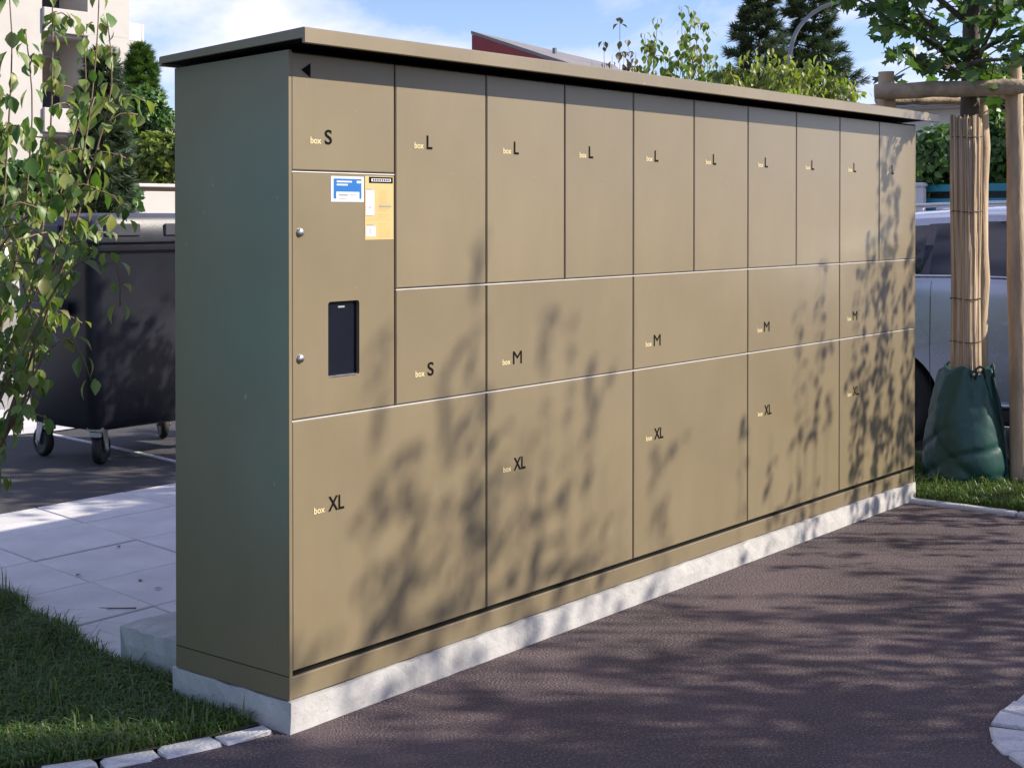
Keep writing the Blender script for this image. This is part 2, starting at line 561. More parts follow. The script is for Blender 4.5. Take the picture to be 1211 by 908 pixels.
ia = [(1.06, -2.1)]+[(1.52-.46*math.cos(R(t)), -2.10+.45*math.sin(R(t))) for t in range(4, 91, 4)]
ipath = [(1.06, -7.5)]+ia+[(1.76, -1.645), (2.6, -1.65), (4.58, -1.655)]
for i, (x, y, a) in enumerate(along(ipath, 0.128, 0.04)):
    nx, ny = math.sin(a), -math.cos(a)
    curved = x < 1.56 and y > -2.14
    tw = .42 if curved else 1.0
    ln_ = .24+.02*math.sin(i*2.7)
    o = stone('sett', x+nx*ln_/2, y+ny*ln_/2, 0.014+.004*math.sin(i*1.9), 0.112+.006*math.sin(i*3.3), ln_, 0.10, a, M['granite'], ring, 100+i, .010, .005)
    if curved:
        for v_ in o.data.vertices:
            t_ = (ln_/2-v_.co.y)/ln_
            v_.co.x *= 1+(tw-1)*t_
sheet('island_bed', [(1.22, -7.5), (4.60, -7.5), (4.60, -1.80), (1.75, -1.80), (1.45, -1.84), (1.26, -2.02), (1.22, -2.2)], 0.014, M['soil'])
# kerb by the verge on the right
kerb = bpy.data.objects.new('kerb', None)
link(kerb)
tag(kerb, kind='structure')
for i in range(10):
    y0 = 0.20-i*0.80
    o = MB().cbox(-.032, .032, -.396, .396, -.1, 0, .008).build('kerb_stone', M['granite'], kerb)
    o.location = (4.665, y0-.40, 0.018)

# lawns
def in_poly(x, y, poly):
    c = False
    n = len(poly)
    for i in range(n):
        x0, y0 = poly[i]
        x1, y1 = poly[(i+1) % n]
        if (y0 > y) != (y1 > y) and x < (x1-x0)*(y-y0)/(y1-y0)+x0:
            c = not c
    return c


def grass(name, poly, count, hmin, hmax, z, label, seed, dens=None):
    r = np.random.RandomState(seed)
    xs = [p[0] for p in poly]
    ys = [p[1] for p in poly]
    V, Fc, A = [], [], []
    k = 0
    tries = 0
    while k < count and tries < count*6:
        tries += 1
        x = r.uniform(min(xs), max(xs))
        y = r.uniform(min(ys), max(ys))
        if not in_poly(x, y, poly): continue
        if dens and r.rand() > dens(x, y): continue
        h = r.uniform(hmin, hmax)*(0.7+0.6*(0.5+0.5*math.sin(x*5.1+y*3.3)*math.cos(y*6.7-x*2.2)))
        if r.rand() < .06: h *= r.uniform(1.4, 2.0)
        a = r.uniform(0, 6.283)
        w = r.uniform(.0016, .0032)
        lean = r.uniform(.2, 1.5)*h
        dx, dy = math.cos(a), math.sin(a)
        b0 = len(V)
        V += [(x-dy*w, y+dx*w, z), (x+dy*w, y-dx*w, z),
              (x-dy*w*.8+dx*lean*.35, y+dx*w*.8+dy*lean*.35, z+h*.6), (x+dy*w*.8+dx*lean*.35, y-dx*w*.8+dy*lean*.35, z+h*.6),
              (x+dx*lean, y+dy*lean, z+h*max(.25, 1-.42*lean/h))]
        Fc += [(b0, b0+1, b0+3, b0+2), (b0+2, b0+3, b0+4)]
        v = r.rand()*.999
        A += [v]*5
        k += 1
    me = bpy.data.meshes.new(name)
    me.from_pydata(V, [], Fc)
    at_ = me.attributes.new('rnd', 'FLOAT', 'POINT')
    at_.data.foreach_set('value', A)
    me.materials.append(M['grass'])
    o = bpy.data.objects.new(name, me)
    link(o)
    tag(o, label, 'grass', kind='stuff')


LAWN = [(0.085, 0.60), (0.085, 1.15), (0.285, 2.0), (0.35, 3.64), (-6, 3.64), (-6, 4.0), (-3.2, 1.98), (-1.6, 0.92), (-0.9, 0.475), (-0.56, 0.285), (-0.30, 0.175), (-0.09, 0.125), (-0.02, 0.125), (-0.02, 0.60)]
sheet('lawn_soil', LAWN, 0.010, M['soil'])
sheet('verge_soil', [(4.70, -7.5), (6.2, -7.5), (6.2, 3.6), (4.80, 3.6), (4.80, 0.22), (4.70, 0.22)], 0.012, M['soil'])
near = [(0.075, 0.60), (0.08, 1.15), (0.28, 2.0), (0.33, 2.5), (-1.1, 2.5), (-1.1, 0.62), (-0.9, 0.495), (-0.56, 0.298), (-0.30, 0.188), (-0.09, 0.14), (-0.03, 0.14), (-0.03, 0.60)]
grass('lawn_grass', near, 52000, .022, .055, .01, 'shaded short lawn grass beside the locker end', 5)
grass('verge_grass', [(4.71, -1.2), (6.0, -1.2), (6.0, 0.7), (4.80, 0.7), (4.80, 0.22), (4.71, 0.22)], 26000, .04, .085, .012,
      'sunlit green verge grass around the staked tree', 6)
grass('lawn_fringe', [(0.10, 0.99), (0.10, 1.15), (0.30, 2.0), (0.35, 2.5), (0.33, 2.5), (0.20, 2.0), (0.0, 1.15), (0.0, 0.99)], 5200, .03, .075, .006, 'ragged lawn fringe creeping over the paving edge', 15,
      dens=lambda x, y: max(0.05, .5+.5*math.sin(y*17)*math.sin(y*7.3+1)))


def fallen(name, label, group, p, z, size, rot, m, kind):
    root_b = MB()
    if kind == 'leaf':
        n = 7
        V = []
        for i in range(n):
            t = i/(n-1)
            w = .30*math.sin(math.pi*t)**.8
            zz = .10*math.sin(math.pi*t)
            V += [((t-.5)*size, -w*size, (zz+.10*w)*size), ((t-.5)*size, 0, zz*size*.4+.001), ((t-.5)*size, w*size, (zz+.16*w)*size)]
        Fc = []
        for i in range(n-1):
            for k in (0, 1):
                Fc.append((i*3+k, i*3+k+1, (i+1)*3+k+1, (i+1)*3+k))
        root_b.add(V, Fc)
    else:
        root_b.tube([(-.5*size, 0, .003), (-.2*size, .04*size, .004), (.1*size, .02*size, .004), (.5*size, -.08*size, .003)], [.003, .003, .0025, .0012], 6)
        root_b.tube([(.1*size, .02*size, .004), (.25*size, .14*size, .005)], [.002, .001], 5)
    o = root_b.build(name, m, None, True)
    o.location = (p[0], p[1], z)
    o.rotation_euler = (0, 0, rot)
    tag(o, label, 'leaf' if kind == 'leaf' else 'twig', group)


M['dryleaf'] = mat('dry_brown_leaf', (0.13, 0.085, 0.045), 0.8, 0.4, 20)
pt = at(139, 722, 2, 0.0)
fallen('fallen_twig', 'thin dark twig lying on a shaded paving slab', None, pt, .008, .15, 2.3, M['twig'], 'twig')
for i_, (u, v) in enumerate(((93, 682), (140, 648), (187, 698), (166, 688))):
    if v:
        pt = at(u, v, 2, 0.0)
        fallen('fallen_leaf', 'small dry brown leaf lying on the shaded paving', 'dry leaves on the paving', pt, .008, .032, i_*1.3, M['dryleaf'], 'leaf')
# loose grit gathered along the plinth
M['gritm'] = mat('brown_grit', (0.20, 0.165, 0.14), 0.9, 0.4, 60)
rg = np.random.RandomState(77)
gb = MB()
for _ in range(700):
    x = rg.uniform(-.1, 4.6)
    y = -.012-abs(rg.normal())*.05
    if rg.rand() < .35:
        y = rg.uniform(-1.6, 0)
        x = rg.uniform(-.4, 4.5)
    if x > .9 and y < -1.55: continue
    r_ = rg.uniform(.001, .003)
    gb.add([(x-r_, y, .0), (x+r_*.5, y-r_, 0), (x+r_*.6, y+r_, 0), (x, y, r_*1.3)], [(0, 1, 3), (1, 2, 3), (2, 0, 3)])
tag(gb.build('grit', M['gritm']), 'loose brown grit scattered on the asphalt along the plinth', 'grit', kind='stuff')
# ------------------------------------------------------------------ parcel locker bank
LK = thing('parcel_locker', (LEN/2, 0.28, 0.10), 'long olive beige steel parcel locker bank with numbered-size doors and flat overhanging roof'.replace('numbered-size', 'lettered'), 'parcel locker')
LO = np.array(LK.location)


def lpart(b, name, m, smooth=False):
    b2 = MB()
    b2.v = [tuple(np.array(p)-LO) for p in b.v]
    b2.f, b2.m = b.f, b.m
    return b2.build(name, m, LK, smooth, loc=(0, 0, 0))


def rz(y): return 2.1125-.0433*(y+.118)


def wedge(x0, x1, y0, y1, z0):
    b = MB()
    b.add([(x0, y0, z0), (x1, y0, z0), (x1, y1, z0), (x0, y1, z0), (x0, y0, rz(y0)), (x1, y0, rz(y0)), (x1, y1, rz(y1)), (x0, y1, rz(y1))],
          [(3, 2, 1, 0), (4, 5, 6, 7), (0, 1, 5, 4), (1, 2, 6, 5), (2, 3, 7, 6), (3, 0, 4, 7)])
    return b


lpart(wedge(.004, LEN-.004, .014, .540, .172), 'inner_carcass', M['seam'])
lpart(wedge(-.009, .0030, .0005, .549, .1025), 'side_panel', M['paint'])
lpart(wedge(LEN-.0030, LEN+.006, .0005, .549, .1025), 'side_panel', M['paint'])
lpart(MB().cbox(-.002, LEN+.002, .541, .555, .178, 2.080, .002), 'back_panel', M['paint'])
lpart(MB().cbox(.0045, LEN-.0045, .004, .552, .1025, .171, .002), 'base_frame', M['paint'])
for xs_ in (-.0102, LEN+.0062):
    lpart(MB().box(xs_, xs_+.004 if xs_ > 0 else xs_+.0011, .004, .546, .1745, .1765), 'seam_line', M['seam'])
# sloping sheet roof with a down-turned fascia, in four lengths
XR = [-.052, 1.17, 2.38, 3.60, 4.776]
for i in range(4):
    x0, x1 = XR[i]+(0.0003 if i else 0), XR[i+1]-(0.0003 if i < 3 else 0)
    yf, yb = -.118, .575
    c = .004
    prof = [(yf, 2.118), (yf+.006, 2.115), (yf+.012, 2.1175), (yf+.013, 2.132), (yb-.013, 2.098), (yb-.012, 2.0875), (yb, 2.0885), (yb, 2.116), (yb-c, 2.120), (yf+c, 2.164), (yf, 2.160)]
    n = len(prof)
    b = MB()
    b.add([(x0, y, z) for y, z in prof]+[(x1, y, z) for y, z in prof],
          [tuple(range(n)), tuple(range(2*n-1, n-1, -1))]+[(k, k+n, (k+1) % n+n, (k+1) % n) for k in range(n)])
    lpart(b, 'roof_sheet', M['paint'])
    so_ = MB()  # black sheet painting in the shade under the roof overhang
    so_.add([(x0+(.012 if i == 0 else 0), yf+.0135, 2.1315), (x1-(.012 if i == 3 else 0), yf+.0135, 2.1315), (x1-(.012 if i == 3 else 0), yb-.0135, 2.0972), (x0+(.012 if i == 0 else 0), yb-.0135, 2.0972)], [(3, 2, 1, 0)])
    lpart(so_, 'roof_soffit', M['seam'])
# underside rail just below the roof
G_ = .0035


def panel(w, h, t=.019, c=.0032):
    b = MB()
    ring = lambda i, y: [(-w/2+i, y, -h/2+i), (w/2-i, y, -h/2+i), (w/2-i, y, h/2-i), (-w/2+i, y, h/2-i)]
    b.add(ring(0, t)+ring(0, c)+ring(c, 0),
          [(3, 2, 1, 0)]+[(k, (k+1) % 4, (k+1) % 4+4, k+4) for k in range(4)]
          + [(k+4, (k+1) % 4+4, (k+1) % 4+8, k+8) for k in range(4)]+[(8, 9, 10, 11)])
    return b


PM = {}


def door(x0, x1, z0, z1, label=None, dy=0.0):
    w, h = x1-x0-2*G_, z1-z0-2*G_
    key = (round(w, 4), round(h, 4))
    if key not in PM:
        o = panel(w, h).build('door', M['paint'], LK)
        PM[key] = o.data
    else:
        o = link(bpy.data.objects.new('door', PM[key]), LK)
    o.location = np.array([(x0+x1)/2, dy, (z0+z1)/2])-LO
    if label: o['label'] = label
    return o


TXT = {}


def text_mesh(s, m, h, w, name):
    key = (s, m.name, h, w)
    if key in TXT:
        return TXT[key]
    cu = bpy.data.curves.new(name, 'FONT')
    cu.body = s
    cu.extrude = 0.0
    cu.offset = {'M': 0.0, 'box': 0.016}.get(s, 0.016)
    ob = bpy.data.objects.new('tmp', cu)
    COL.objects.link(ob)
    bpy.context.view_layer.update()
    me = bpy.data.meshes.new_from_object(ob)
    bpy.data.objects.remove(ob)
    co = np.zeros(len(me.vertices)*3)
    me.vertices.foreach_get('co', co)
    co = co.reshape(-1, 3)
    mn, mx_ = co.min(0), co.max(0)
    co[:, 0] = (co[:, 0]-mn[0])/(mx_[0]-mn[0])*w
    co[:, 1] = (co[:, 1]-mn[1])/(mx_[1]-mn[1])*h
    new = np.stack([co[:, 0], np.zeros(len(co)), co[:, 1]], 1)
    me.vertices.foreach_set('co', new.ravel())
    me.materials.clear()
    me.materials.append(m)
    me.update()
    me.name = name
    TXT[key] = me
    return me


def sub(name, me, parent, wx, wy, wz):
    o = link(bpy.data.objects.new(name, me), parent)
    o.location = np.array([wx, wy, wz])-LO-np.array(parent.location)
    return o


def mark(d, s, xl, zl):
    """size letter with the small word box beside it"""
    wd = {'S': .031, 'L': .029, 'M': .052, 'XL': .070}[s]
    sub('size_letter', text_mesh(s, M['ink'], .047, wd, 'size_letter'), d, xl+.062, -.0012, zl)
    sub('box_word', text_mesh('box', M['boxink'], .021, .046, 'box_word'), d, xl, -.0012, zl+.001)


Z0, Z1, Z2, Z3, ZT = .187, .9645, 1.3525, 2.104, 1.7355
XH = .467
d = door(0, XH, ZT, Z3, 'small top corner door marked S with black triangle')
mark(d, 'S', .081, 1.822)
tri = MB()
tri.add([(0, 0, 0), (.040, 0, -.022), (.040, 0, .024)], [(0, 1, 2)])
tm = tri.build('tmp', M['ink'])
tme = tm.data
bpy.data.objects.remove(tm)
sub('triangle_mark', tme, d, .042, -.0012, 2.049)
d = door(XH, WC, Z2, Z3)
mark(d, 'L', .561, 1.824)
d = door(XH, WC, Z1, Z2)
mark(d, 'S', .565, 1.050)
for k in range(5):
    d = door(k*WC, (k+1)*WC, Z0, Z1)
    mark(d, 'XL', k*WC+.094, .661)
    if k:
        d = door(k*WC, (k+1)*WC, Z1, Z2)
        mark(d, 'M', k*WC+.090, 1.053)
        for h in (0, 1):
            d = door((k+h*.5)*WC, (k+h*.5+.5)*WC, Z2, Z3)
            mark(d, 'L', (k+h*.5)*WC+.095, 1.822)

# thin pale strips along the tops of the doors
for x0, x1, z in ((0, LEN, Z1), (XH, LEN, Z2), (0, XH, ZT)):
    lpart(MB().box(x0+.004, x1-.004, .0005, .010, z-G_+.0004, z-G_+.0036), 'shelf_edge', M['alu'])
# terminal door with a recessed screen
tx0, tx1, tz0, tz1 = G_, XH-G_, Z1+G_, ZT-G_
hx0, hx1, hz0, hz1 = .157, .297, 1.083, 1.325


def rrect(x0, x1, z0, z1, r, n=5):
    P = []
    for cx, cz, a0 in ((x1-r, z0+r, -90), (x1-r, z1-r, 0), (x0+r, z1-r, 90), (x0+r, z0+r, 180)):
        for k in range(n):
            an = R(a0+90*k/(n-1))
            P.append((cx+r*math.cos(an), cz+r*math.sin(an)))
    return P


hole = rrect(hx0, hx1, hz0, hz1, .010)
outer = [(tx1, tz0), (tx1, tz1), (tx0, tz1), (tx0, tz0)]
b = MB()
c = .0032
vs = [(x, 0.0, z) for x, z in hole]
vs += [(x-math.copysign(c, x-.23), 0, z-math.copysign(c, z-1.35)) for x, z in outer]       # 20..23
vs += [(x, c, z) for x, z in outer]                                                          # 24..27
vs += [(x, .019, z) for x, z in outer]                                                       # 28..31
vs += [(x, .017, z) for x, z in hole]                                                        # 32..51
fs = []
for k in range(4):
    for j in range(4):
        fs.append((20+k, k*5+j+1, k*5+j))
    k2 = (k+1) % 4
    fs.append((20+k, 20+k2, k2*5, k*5+4))
    fs.append((20+k, 24+k, 24+k2, 20+k2))
    fs.append((24+k, 28+k, 28+k2, 24+k2))
for i in range(20):
    fs.append((i, (i+1) % 20, 32+(i+1) % 20, 32+i))
b.add(vs, fs)
tc3 = np.array([(tx0+tx1)/2, 0, (tz0+tz1)/2])
b.v = [tuple(np.array(p)-tc3) for p in b.v]
term = b.build('terminal_door', M['paint'], LK)
term.location = tc3-LO
term['label'] = 'operator door with recessed screen, stickers and two round locks'


def tsub(bb, name, m, smooth=False):
    bb.v = [tuple(np.array(p)-tc3) for p in bb.v]
    return bb.build(name, m, term, smooth, loc=(0, 0, 0))


b = MB()
ph = rrect(hx0-.004, hx1+.004, hz0-.004, hz1+.004, .010)
b.add([(x, .0135, z) for x, z in ph], [tuple(range(20))])
tsub(b, 'screen', M['glass_dark'])
b = MB().cbox(hx0+.002, hx1-.002, .003, .0125, hz0+.0005, hz0+.006, .0015)
tsub(b, 'screen_ledge', M['steel'])
b = MB().cbox(hx0+.055, hx0+.085, .0115, .0133, hz1-.022, hz1-.016, .0005)
tsub(b, 'camera_slot', M['greyink'])
for lz in (1.546, 1.155):
    b = MB()
    prof = [(.0125, .004), (.0135, -.002), (.0125, -.006), (.009, -.0085), (.0, -.0095)]
    n = 16
    vs, fs = [], []
    for r_, y in prof[:-1]:
        vs += [(.037+r_*math.cos(2*math.pi*k/n), y, lz+r_*math.sin(2*math.pi*k/n)) for k in range(n)]
    vs.append((.037, -.0095, lz))
    for i in range(len(prof)-2):
        for k in range(n):
            fs.append((i*n+k, i*n+(k+1) % n, (i+1)*n+(k+1) % n, (i+1)*n+k))
    for k in range(n):
        fs.append(((len(prof)-2)*n+k, (len(prof)-2)*n+(k+1) % n, len(vs)-1))
    b.add(vs, fs)
    tsub(b, 'lock', M['steel'], True)


def q(b, x0, x1, z0, z1, y, mi):
    b.add([(x0, y, z0), (x1, y, z0), (x1, y, z1), (x0, y, z1)], [(0, 1, 2, 3)], mi)


b = MB()
q(b, .169, .317, 1.642, 1.7235, -.0010, 0)
q(b, .181, .306, 1.652, 1.716, -.0014, 1)
q(b, .192, .296, 1.646, 1.674, -.0018, 0)
q(b, .194, .262, 1.704, 1.709, -.0018, 0)
q(b, .194, .243, 1.694, 1.699, -.0018, 0)
q(b, .284, .304, 1.702, 1.710, -.0018, 0)
q(b, .203, .243, 1.661, 1.667, -.0022, 2)
q(b, .252, .280, 1.664, 1.666, -.0022, 2)
q(b, .252, .274, 1.659, 1.661, -.0022, 2)
q(b, .203, .235, 1.651, 1.653, -.0022, 2)
tsub(b, 'blue_sticker', [M['white'], M['blue'], M['greyink']])
b = MB()
q(b, .3225, .4575, 1.519, 1.7265, -.0010, 0)
q(b, .341, .454, 1.704, 1.7245, -.0014, 3)
q(b, .352, .444, 1.7095, 1.719, -.0018, 2)
for k in range(8):
    q(b, .358+k*.0105, .365+k*.0105, 1.7115, 1.717, -.0022, 3)
q(b, .327, .366, 1.600, 1.681, -.0014, 2)
q(b, .327, .372, 1.530, 1.563, -.0014, 2)
for z in (1.683, 1.624, 1.598):
    q(b, .328, .356, z, z+.002, -.0018, 4)
q(b, .344, .347, 1.605, 1.675, -.0018, 5)
q(b, .343, .350, 1.538, 1.556, -.0018, 5)
rr_ = random.Random(4)
z = 1.678
while z > 1.525:
    if not (1.575 < z < 1.588 or 1.604 < z < 1.612):
        q(b, .388, .388+rr_.uniform(.030, .056), z, z+.003, -.0014, 1)
    z -= .0072
q(b, .388, .446, 1.626, 1.631, -.0018, 4)
q(b, .327, .452, 1.584, 1.5855, -.0014, 1)
q(b, .330, .362, 1.567, 1.570, -.0014, 4)
tsub(b, 'instruction_sticker', [M['yellow'], M['ochre'], M['white'], M['ink'], M['greyink'], M['reveal']])
# small latch on the far XL door
# ------------------------------------------------------------------ concrete under and behind the lockers
def rough_block(name, x0, x1, y0, y1, z0, z1, nx, ny, nz, jit, m, seed, cham=.012, slope=None):
    r = np.random.RandomState(seed)
    import bmesh
    bm = bmesh.new()
    bmesh.ops.create_cube(bm, size=1.0)
    cuts = {0: nx, 1: ny, 2: nz}
    for ax, n in cuts.items():
        for k in range(1, n):
            p = [0, 0, 0]
            p[ax] = -0.5+k/n
            nn = [0, 0, 0]
            nn[ax] = 1
            bmesh.ops.bisect_plane(bm, geom=bm.verts[:]+bm.edges[:]+bm.faces[:], plane_co=p, plane_no=nn)
    for v in bm.verts:
        x, y, z = v.co
        ed = sum(abs(abs(t)-.5) < 1e-4 for t in (x, y, z))
        X = x0+(x+.5)*(x1-x0)
        Y = y0+(y+.5)*(y1-y0)
        Z = z0+(z+.5)*(z1-z0)
        if slope and z > .49:
            Z += slope(X, Y)
        k = jit*(1.8 if ed >= 2 else 0.6)
        v.co = (X-math.copysign(cham*.5 if ed >= 2 and abs(abs(x)-.5) < 1e-4 else 0, x)+r.uniform(-k, k)*.5,
                Y-math.copysign(cham*.3 if ed >= 2 and abs(abs(y)-.5) < 1e-4 else 0, y)+r.uniform(-k, k)*.5,
                Z-(abs(r.uniform(0, k)) if z > .49 else 0))
    me = bpy.data.meshes.new(name)
    bm.to_mesh(me)
    bm.free()
    me.materials.append(m)
    o = bpy.data.objects.new(name, me)
    return link(o)


tag(rough_block('concrete_plinth', -.014, LEN+.012, -.008, .575, -.12, .101, 70, 8, 4, .005, M['concrete'], 2, .008),
    'low pale rough concrete plinth running under the locker bank', 'plinth')
tag(rough_block('concrete_footing', .105, 2.0, .66, 1.02, -.12, .135, 20, 8, 4, .006, M['concrete'], 4, .016,
                slope=lambda x, y: -.03 if y < .68 else (0.0)),
    'short raised concrete footing behind the lockers beside the paving', 'footing')

# ------------------------------------------------------------------ foliage helpers
def leaf_template(width=0.62, fold=0.25, droop=0.5, rows=5, curl=0.0):
    """leaf of length 1 along +Y from its base, normal +Z; returns verts, faces"""
    V, Fc = [], []
    y, z, ang = 0.0, 0.0, 0.0
    prof = {5: [0.02, .70, 1.0, .62, 0.03], 4: [.02, .9, .8, .03]}[rows]
    st = 1.0/(rows-1)
    for i in range(rows):
        w = width*.5*prof[i]
        V += [(-w, y, z+fold*w), (0, y, z), (w, y, z+fold*w)]
        ang += droop*st
        y += st*math.cos(ang)
        z -= st*math.sin(ang)
    for i in range(rows-1):
        a = i*3
        Fc += [(a, a+1, a+4, a+3), (a+1, a+2, a+5, a+4)]
    return np.array(V), Fc


def lobed_template(droop=0.4):
    pts = [(0, 0), (.16, .06), (.42, .02), (.34, .24), (.58, .42), (.36, .52), (.30, .74), (.14, .68), (0, 1.0)]
    V = [(x, y, 0) for x, y in pts]+[(-x, y, 0) for x, y in pts[1:-1]]+[(0, .38, 0)]
    V = np.array(V, float)
    V[:, 2] = 0.16*np.abs(V[:, 0])-droop*.35*V[:, 1]**2
    n = len(pts)
    c = len(V)-1
    Fc = [(c, i, i+1) for i in range(n-1)]
    left = [0]+list(range(n, n+n-2))+[n-1]
    Fc += [(c, left[i+1], left[i]) for i in range(len(left)-1)]
    return V, Fc


def needle_template():
    V, Fc = [], []
    for k in range(7):
        a = k*2.4
        r = .35+.3*((k*37) % 10)/10
        d = np.array([math.cos(a)*r, .55+.45*((k*53) % 10)/10, math.sin(a)*r])
        s = np.cross(d, (0.3, .1, 1))
        s = s/np.linalg.norm(s)*.075
        b = len(V)
        V += [tuple(-s*.5), tuple(s*.5), tuple(d*.6+s), tuple(d)]
        Fc += [(b, b+1, b+2), (b, b+2, b+3)]
    return np.array(V, float), Fc


def frame(dirv, nrm):
    d = np.array(dirv, float)
    d /= np.linalg.norm(d)+1e-9
    n = np.array(nrm, float)
    n = n-d*(n @ d)
    n /= np.linalg.norm(n)+1e-9
    x = np.cross(d, n)
    return np.stack([x, d, n], 1)


def join_leaves(name, tmpls, inst, m, parent, origin):
    """inst: list of (pos, 3x3, scale, template index) -> one mesh"""
    VV, FF, AA, off = [], [], [], 0
    for i, (p, Rm, s, ti) in enumerate(inst):
        V, Fc = tmpls[ti]
        VV.append((V*s) @ Rm.T+np.array(p)-origin)
        FF += [[a+off for a in f] for f in Fc]
        AA.append(np.full(len(V), ((i*0.6180339)+(i % 7)*.13) % 1.0*.999))
        off += len(V)
    me = bpy.data.meshes.new(name)
    me.from_pydata(np.concatenate(VV).tolist(), [], FF)
    me.polygons.foreach_set('use_smooth', [True]*len(me.polygons))
    at_ = me.attributes.new('rnd', 'FLOAT', 'POINT')
    at_.data.foreach_set('value', np.concatenate(AA))
    me.materials.append(m)
    o = bpy.data.objects.new(name, me)
    link(o, parent)
    return o


def tmpl_meshes(tmpls, m, name):
    out = []
    for V, Fc in tmpls:
        me = bpy.data.meshes.new(name)
        me.from_pydata(V.tolist(), [], Fc)
        me.materials.append(m)
        me.polygons.foreach_set('use_smooth', [True]*len(me.polygons))
        out.append(me)
    return out


def put_leaves(root, inst, tmpls, m, maxobj, origin, stuffname='foliage'):
    """largest visible leaves as objects of their own, the rest as one part"""
    def vis(p):
        u, v = topx(p)
        return -15 < u < 1226 and -15 < v < 923
    inf = [i for i in inst if vis(i[0])] if maxobj else []
    out = [i for i in inst if not vis(i[0])] if maxobj else list(inst)
    inf.sort(key=lambda i: -i[2]/todepth(i[0]))
    solo, rest = inf[:maxobj], inf[maxobj:]+out
    if solo:
        ms = tmpl_meshes(tmpls, m, 'leaf')
        for p, Rm, s, ti in solo:
            o = link(bpy.data.objects.new('leaf', ms[ti]), root)
            mm = np.eye(4)
            mm[:3, :3] = Rm*s
            mm[:3, 3] = np.array(p)-origin
            o.matrix_local = Matrix(mm.tolist())
    if rest:
        o = join_leaves(stuffname, tmpls, rest, m, root, origin)
        o['kind'] = 'stuff'


OV = [leaf_template(.60, .35, .9), leaf_template(.68, .2, .5), leaf_template(.55, .55, 1.3), leaf_template(.64, .45, .7), leaf_template(.5, .8, .4)]
LB = [lobed_template(.2), lobed_template(.6), lobed_template(1.0)]
SM = [leaf_template(.6, .3, .5, 4), leaf_template(.7, .2, .9, 4)]
ND = [needle_template()]


def resample(poly, step):
    poly = [np.array(p, float) for p in poly]
    # Catmull-Rom smoothing
    pts = []
    n = len(poly)
    for i in range(n-1):
        p0, p1, p2, p3 = poly[max(i-1, 0)], poly[i], poly[i+1], poly[min(i+2, n-1)]
        L = np.linalg.norm(p2-p1)
        k = max(2, int(L/step))
        for j in range(k):
            t = j/k
            pts.append(0.5*((2*p1)+(-p0+p2)*t+(2*p0-5*p1+4*p2-p3)*t*t+(-p0+3*p1-3*p2+p3)*t**3))
    pts.append(poly[-1])
    return pts


def hanging_pair(r, p, tdir, size, inst, nt, spread=1.0, droop=0.75):
    """two leaves hanging on either side of a stem"""
    a0 = r.uniform(0, 6.283)
    for k in range(2):
        a = a0+k*math.pi+r.uniform(-.5, .5)
        h = np.array([math.cos(a), math.sin(a), 0])
        ph = p+h*size*.22*spread+np.array([0, 0, size*.08])
        el = -droop*1.45+r.uniform(-.45, .85)
        dv = h*math.cos(el)+np.array([0, 0, math.sin(el)])
        nv = h*(-math.sin(el))+np.array([0, 0, math.cos(el)])+np.array([r.uniform(-.4, .4), r.uniform(-.4, .4), 0])
        inst.append((ph, frame(dv, nv), size*r.uniform(.55, 1.15), int(r.randint(nt))))


def shrub(name, label, stems, leaf, step, mleaf, seed, maxobj, group=None, twig=0.35, rad=.009, leaf_from=0.25, twigmat=None, cat='shrub', twl=(.08, .22), density=1.0):
    r = np.random.RandomState(seed)
    base = np.mean([np.array(s_[0]) for s_ in stems], 0)
    base[2] = 0
    root = thing(name, base, label, cat, group)
    inst = []
    tb = MB(base)
    for s_ in stems:
        pts = resample(s_, step)
        n = len(pts)
        b = MB(base)
        b.tube(pts, [rad*(1-.8*i/n) for i in range(n)], 6)
        b.build('stem', twigmat or M['twig'], root, True, loc=(0, 0, 0))
        for i in range(n):
            if i/n < leaf_from or r.rand() > density: continue
            td = pts[min(i+1, n-1)]-pts[max(i-1, 0)]
            hanging_pair(r, pts[i], td, leaf, inst, len(OV))
            if r.rand() < twig and i < n-2:
                a = r.uniform(0, 6.283)
                L = r.uniform(*twl)
                d0 = np.array([math.cos(a), math.sin(a), r.uniform(.2, 1.0)])
                q1 = pts[i]+d0*L*.5
                q2 = pts[i]+d0*L+np.array([0, 0, -.35*L])
                tp = resample([pts[i], q1, q2], step*.8)
                tb.tube(tp, [rad*.35]*len(tp), 4)
                for tq in tp[1:]:
                    hanging_pair(r, tq, d0, leaf*.92, inst, len(OV))
    if tb.v:
        o = tb.build('twigs', twigmat or M['twig'], root, True, loc=(0, 0, 0))
        o['kind'] = 'stuff'
    put_leaves(root, inst, OV, mleaf, maxobj, base)
    return root


def crown_points(r, n, lobes):
    """points in a set of ellipsoids, denser near the surface"""
    out = []
    w = np.array([l[3]*l[4]*l[5] for l in lobes])
    w = w/w.sum()
    for k in range(n):
        cx, cy, cz, rx, ry, rz = lobes[r.choice(len(lobes), p=w)]
        v = r.normal(size=3)
        v /= np.linalg.norm(v)
        q_ = r.uniform(.45, 1.0)**.6
        out.append((np.array([cx+v[0]*rx*q_, cy+v[1]*ry*q_, cz+v[2]*rz*q_]), v))
    return out


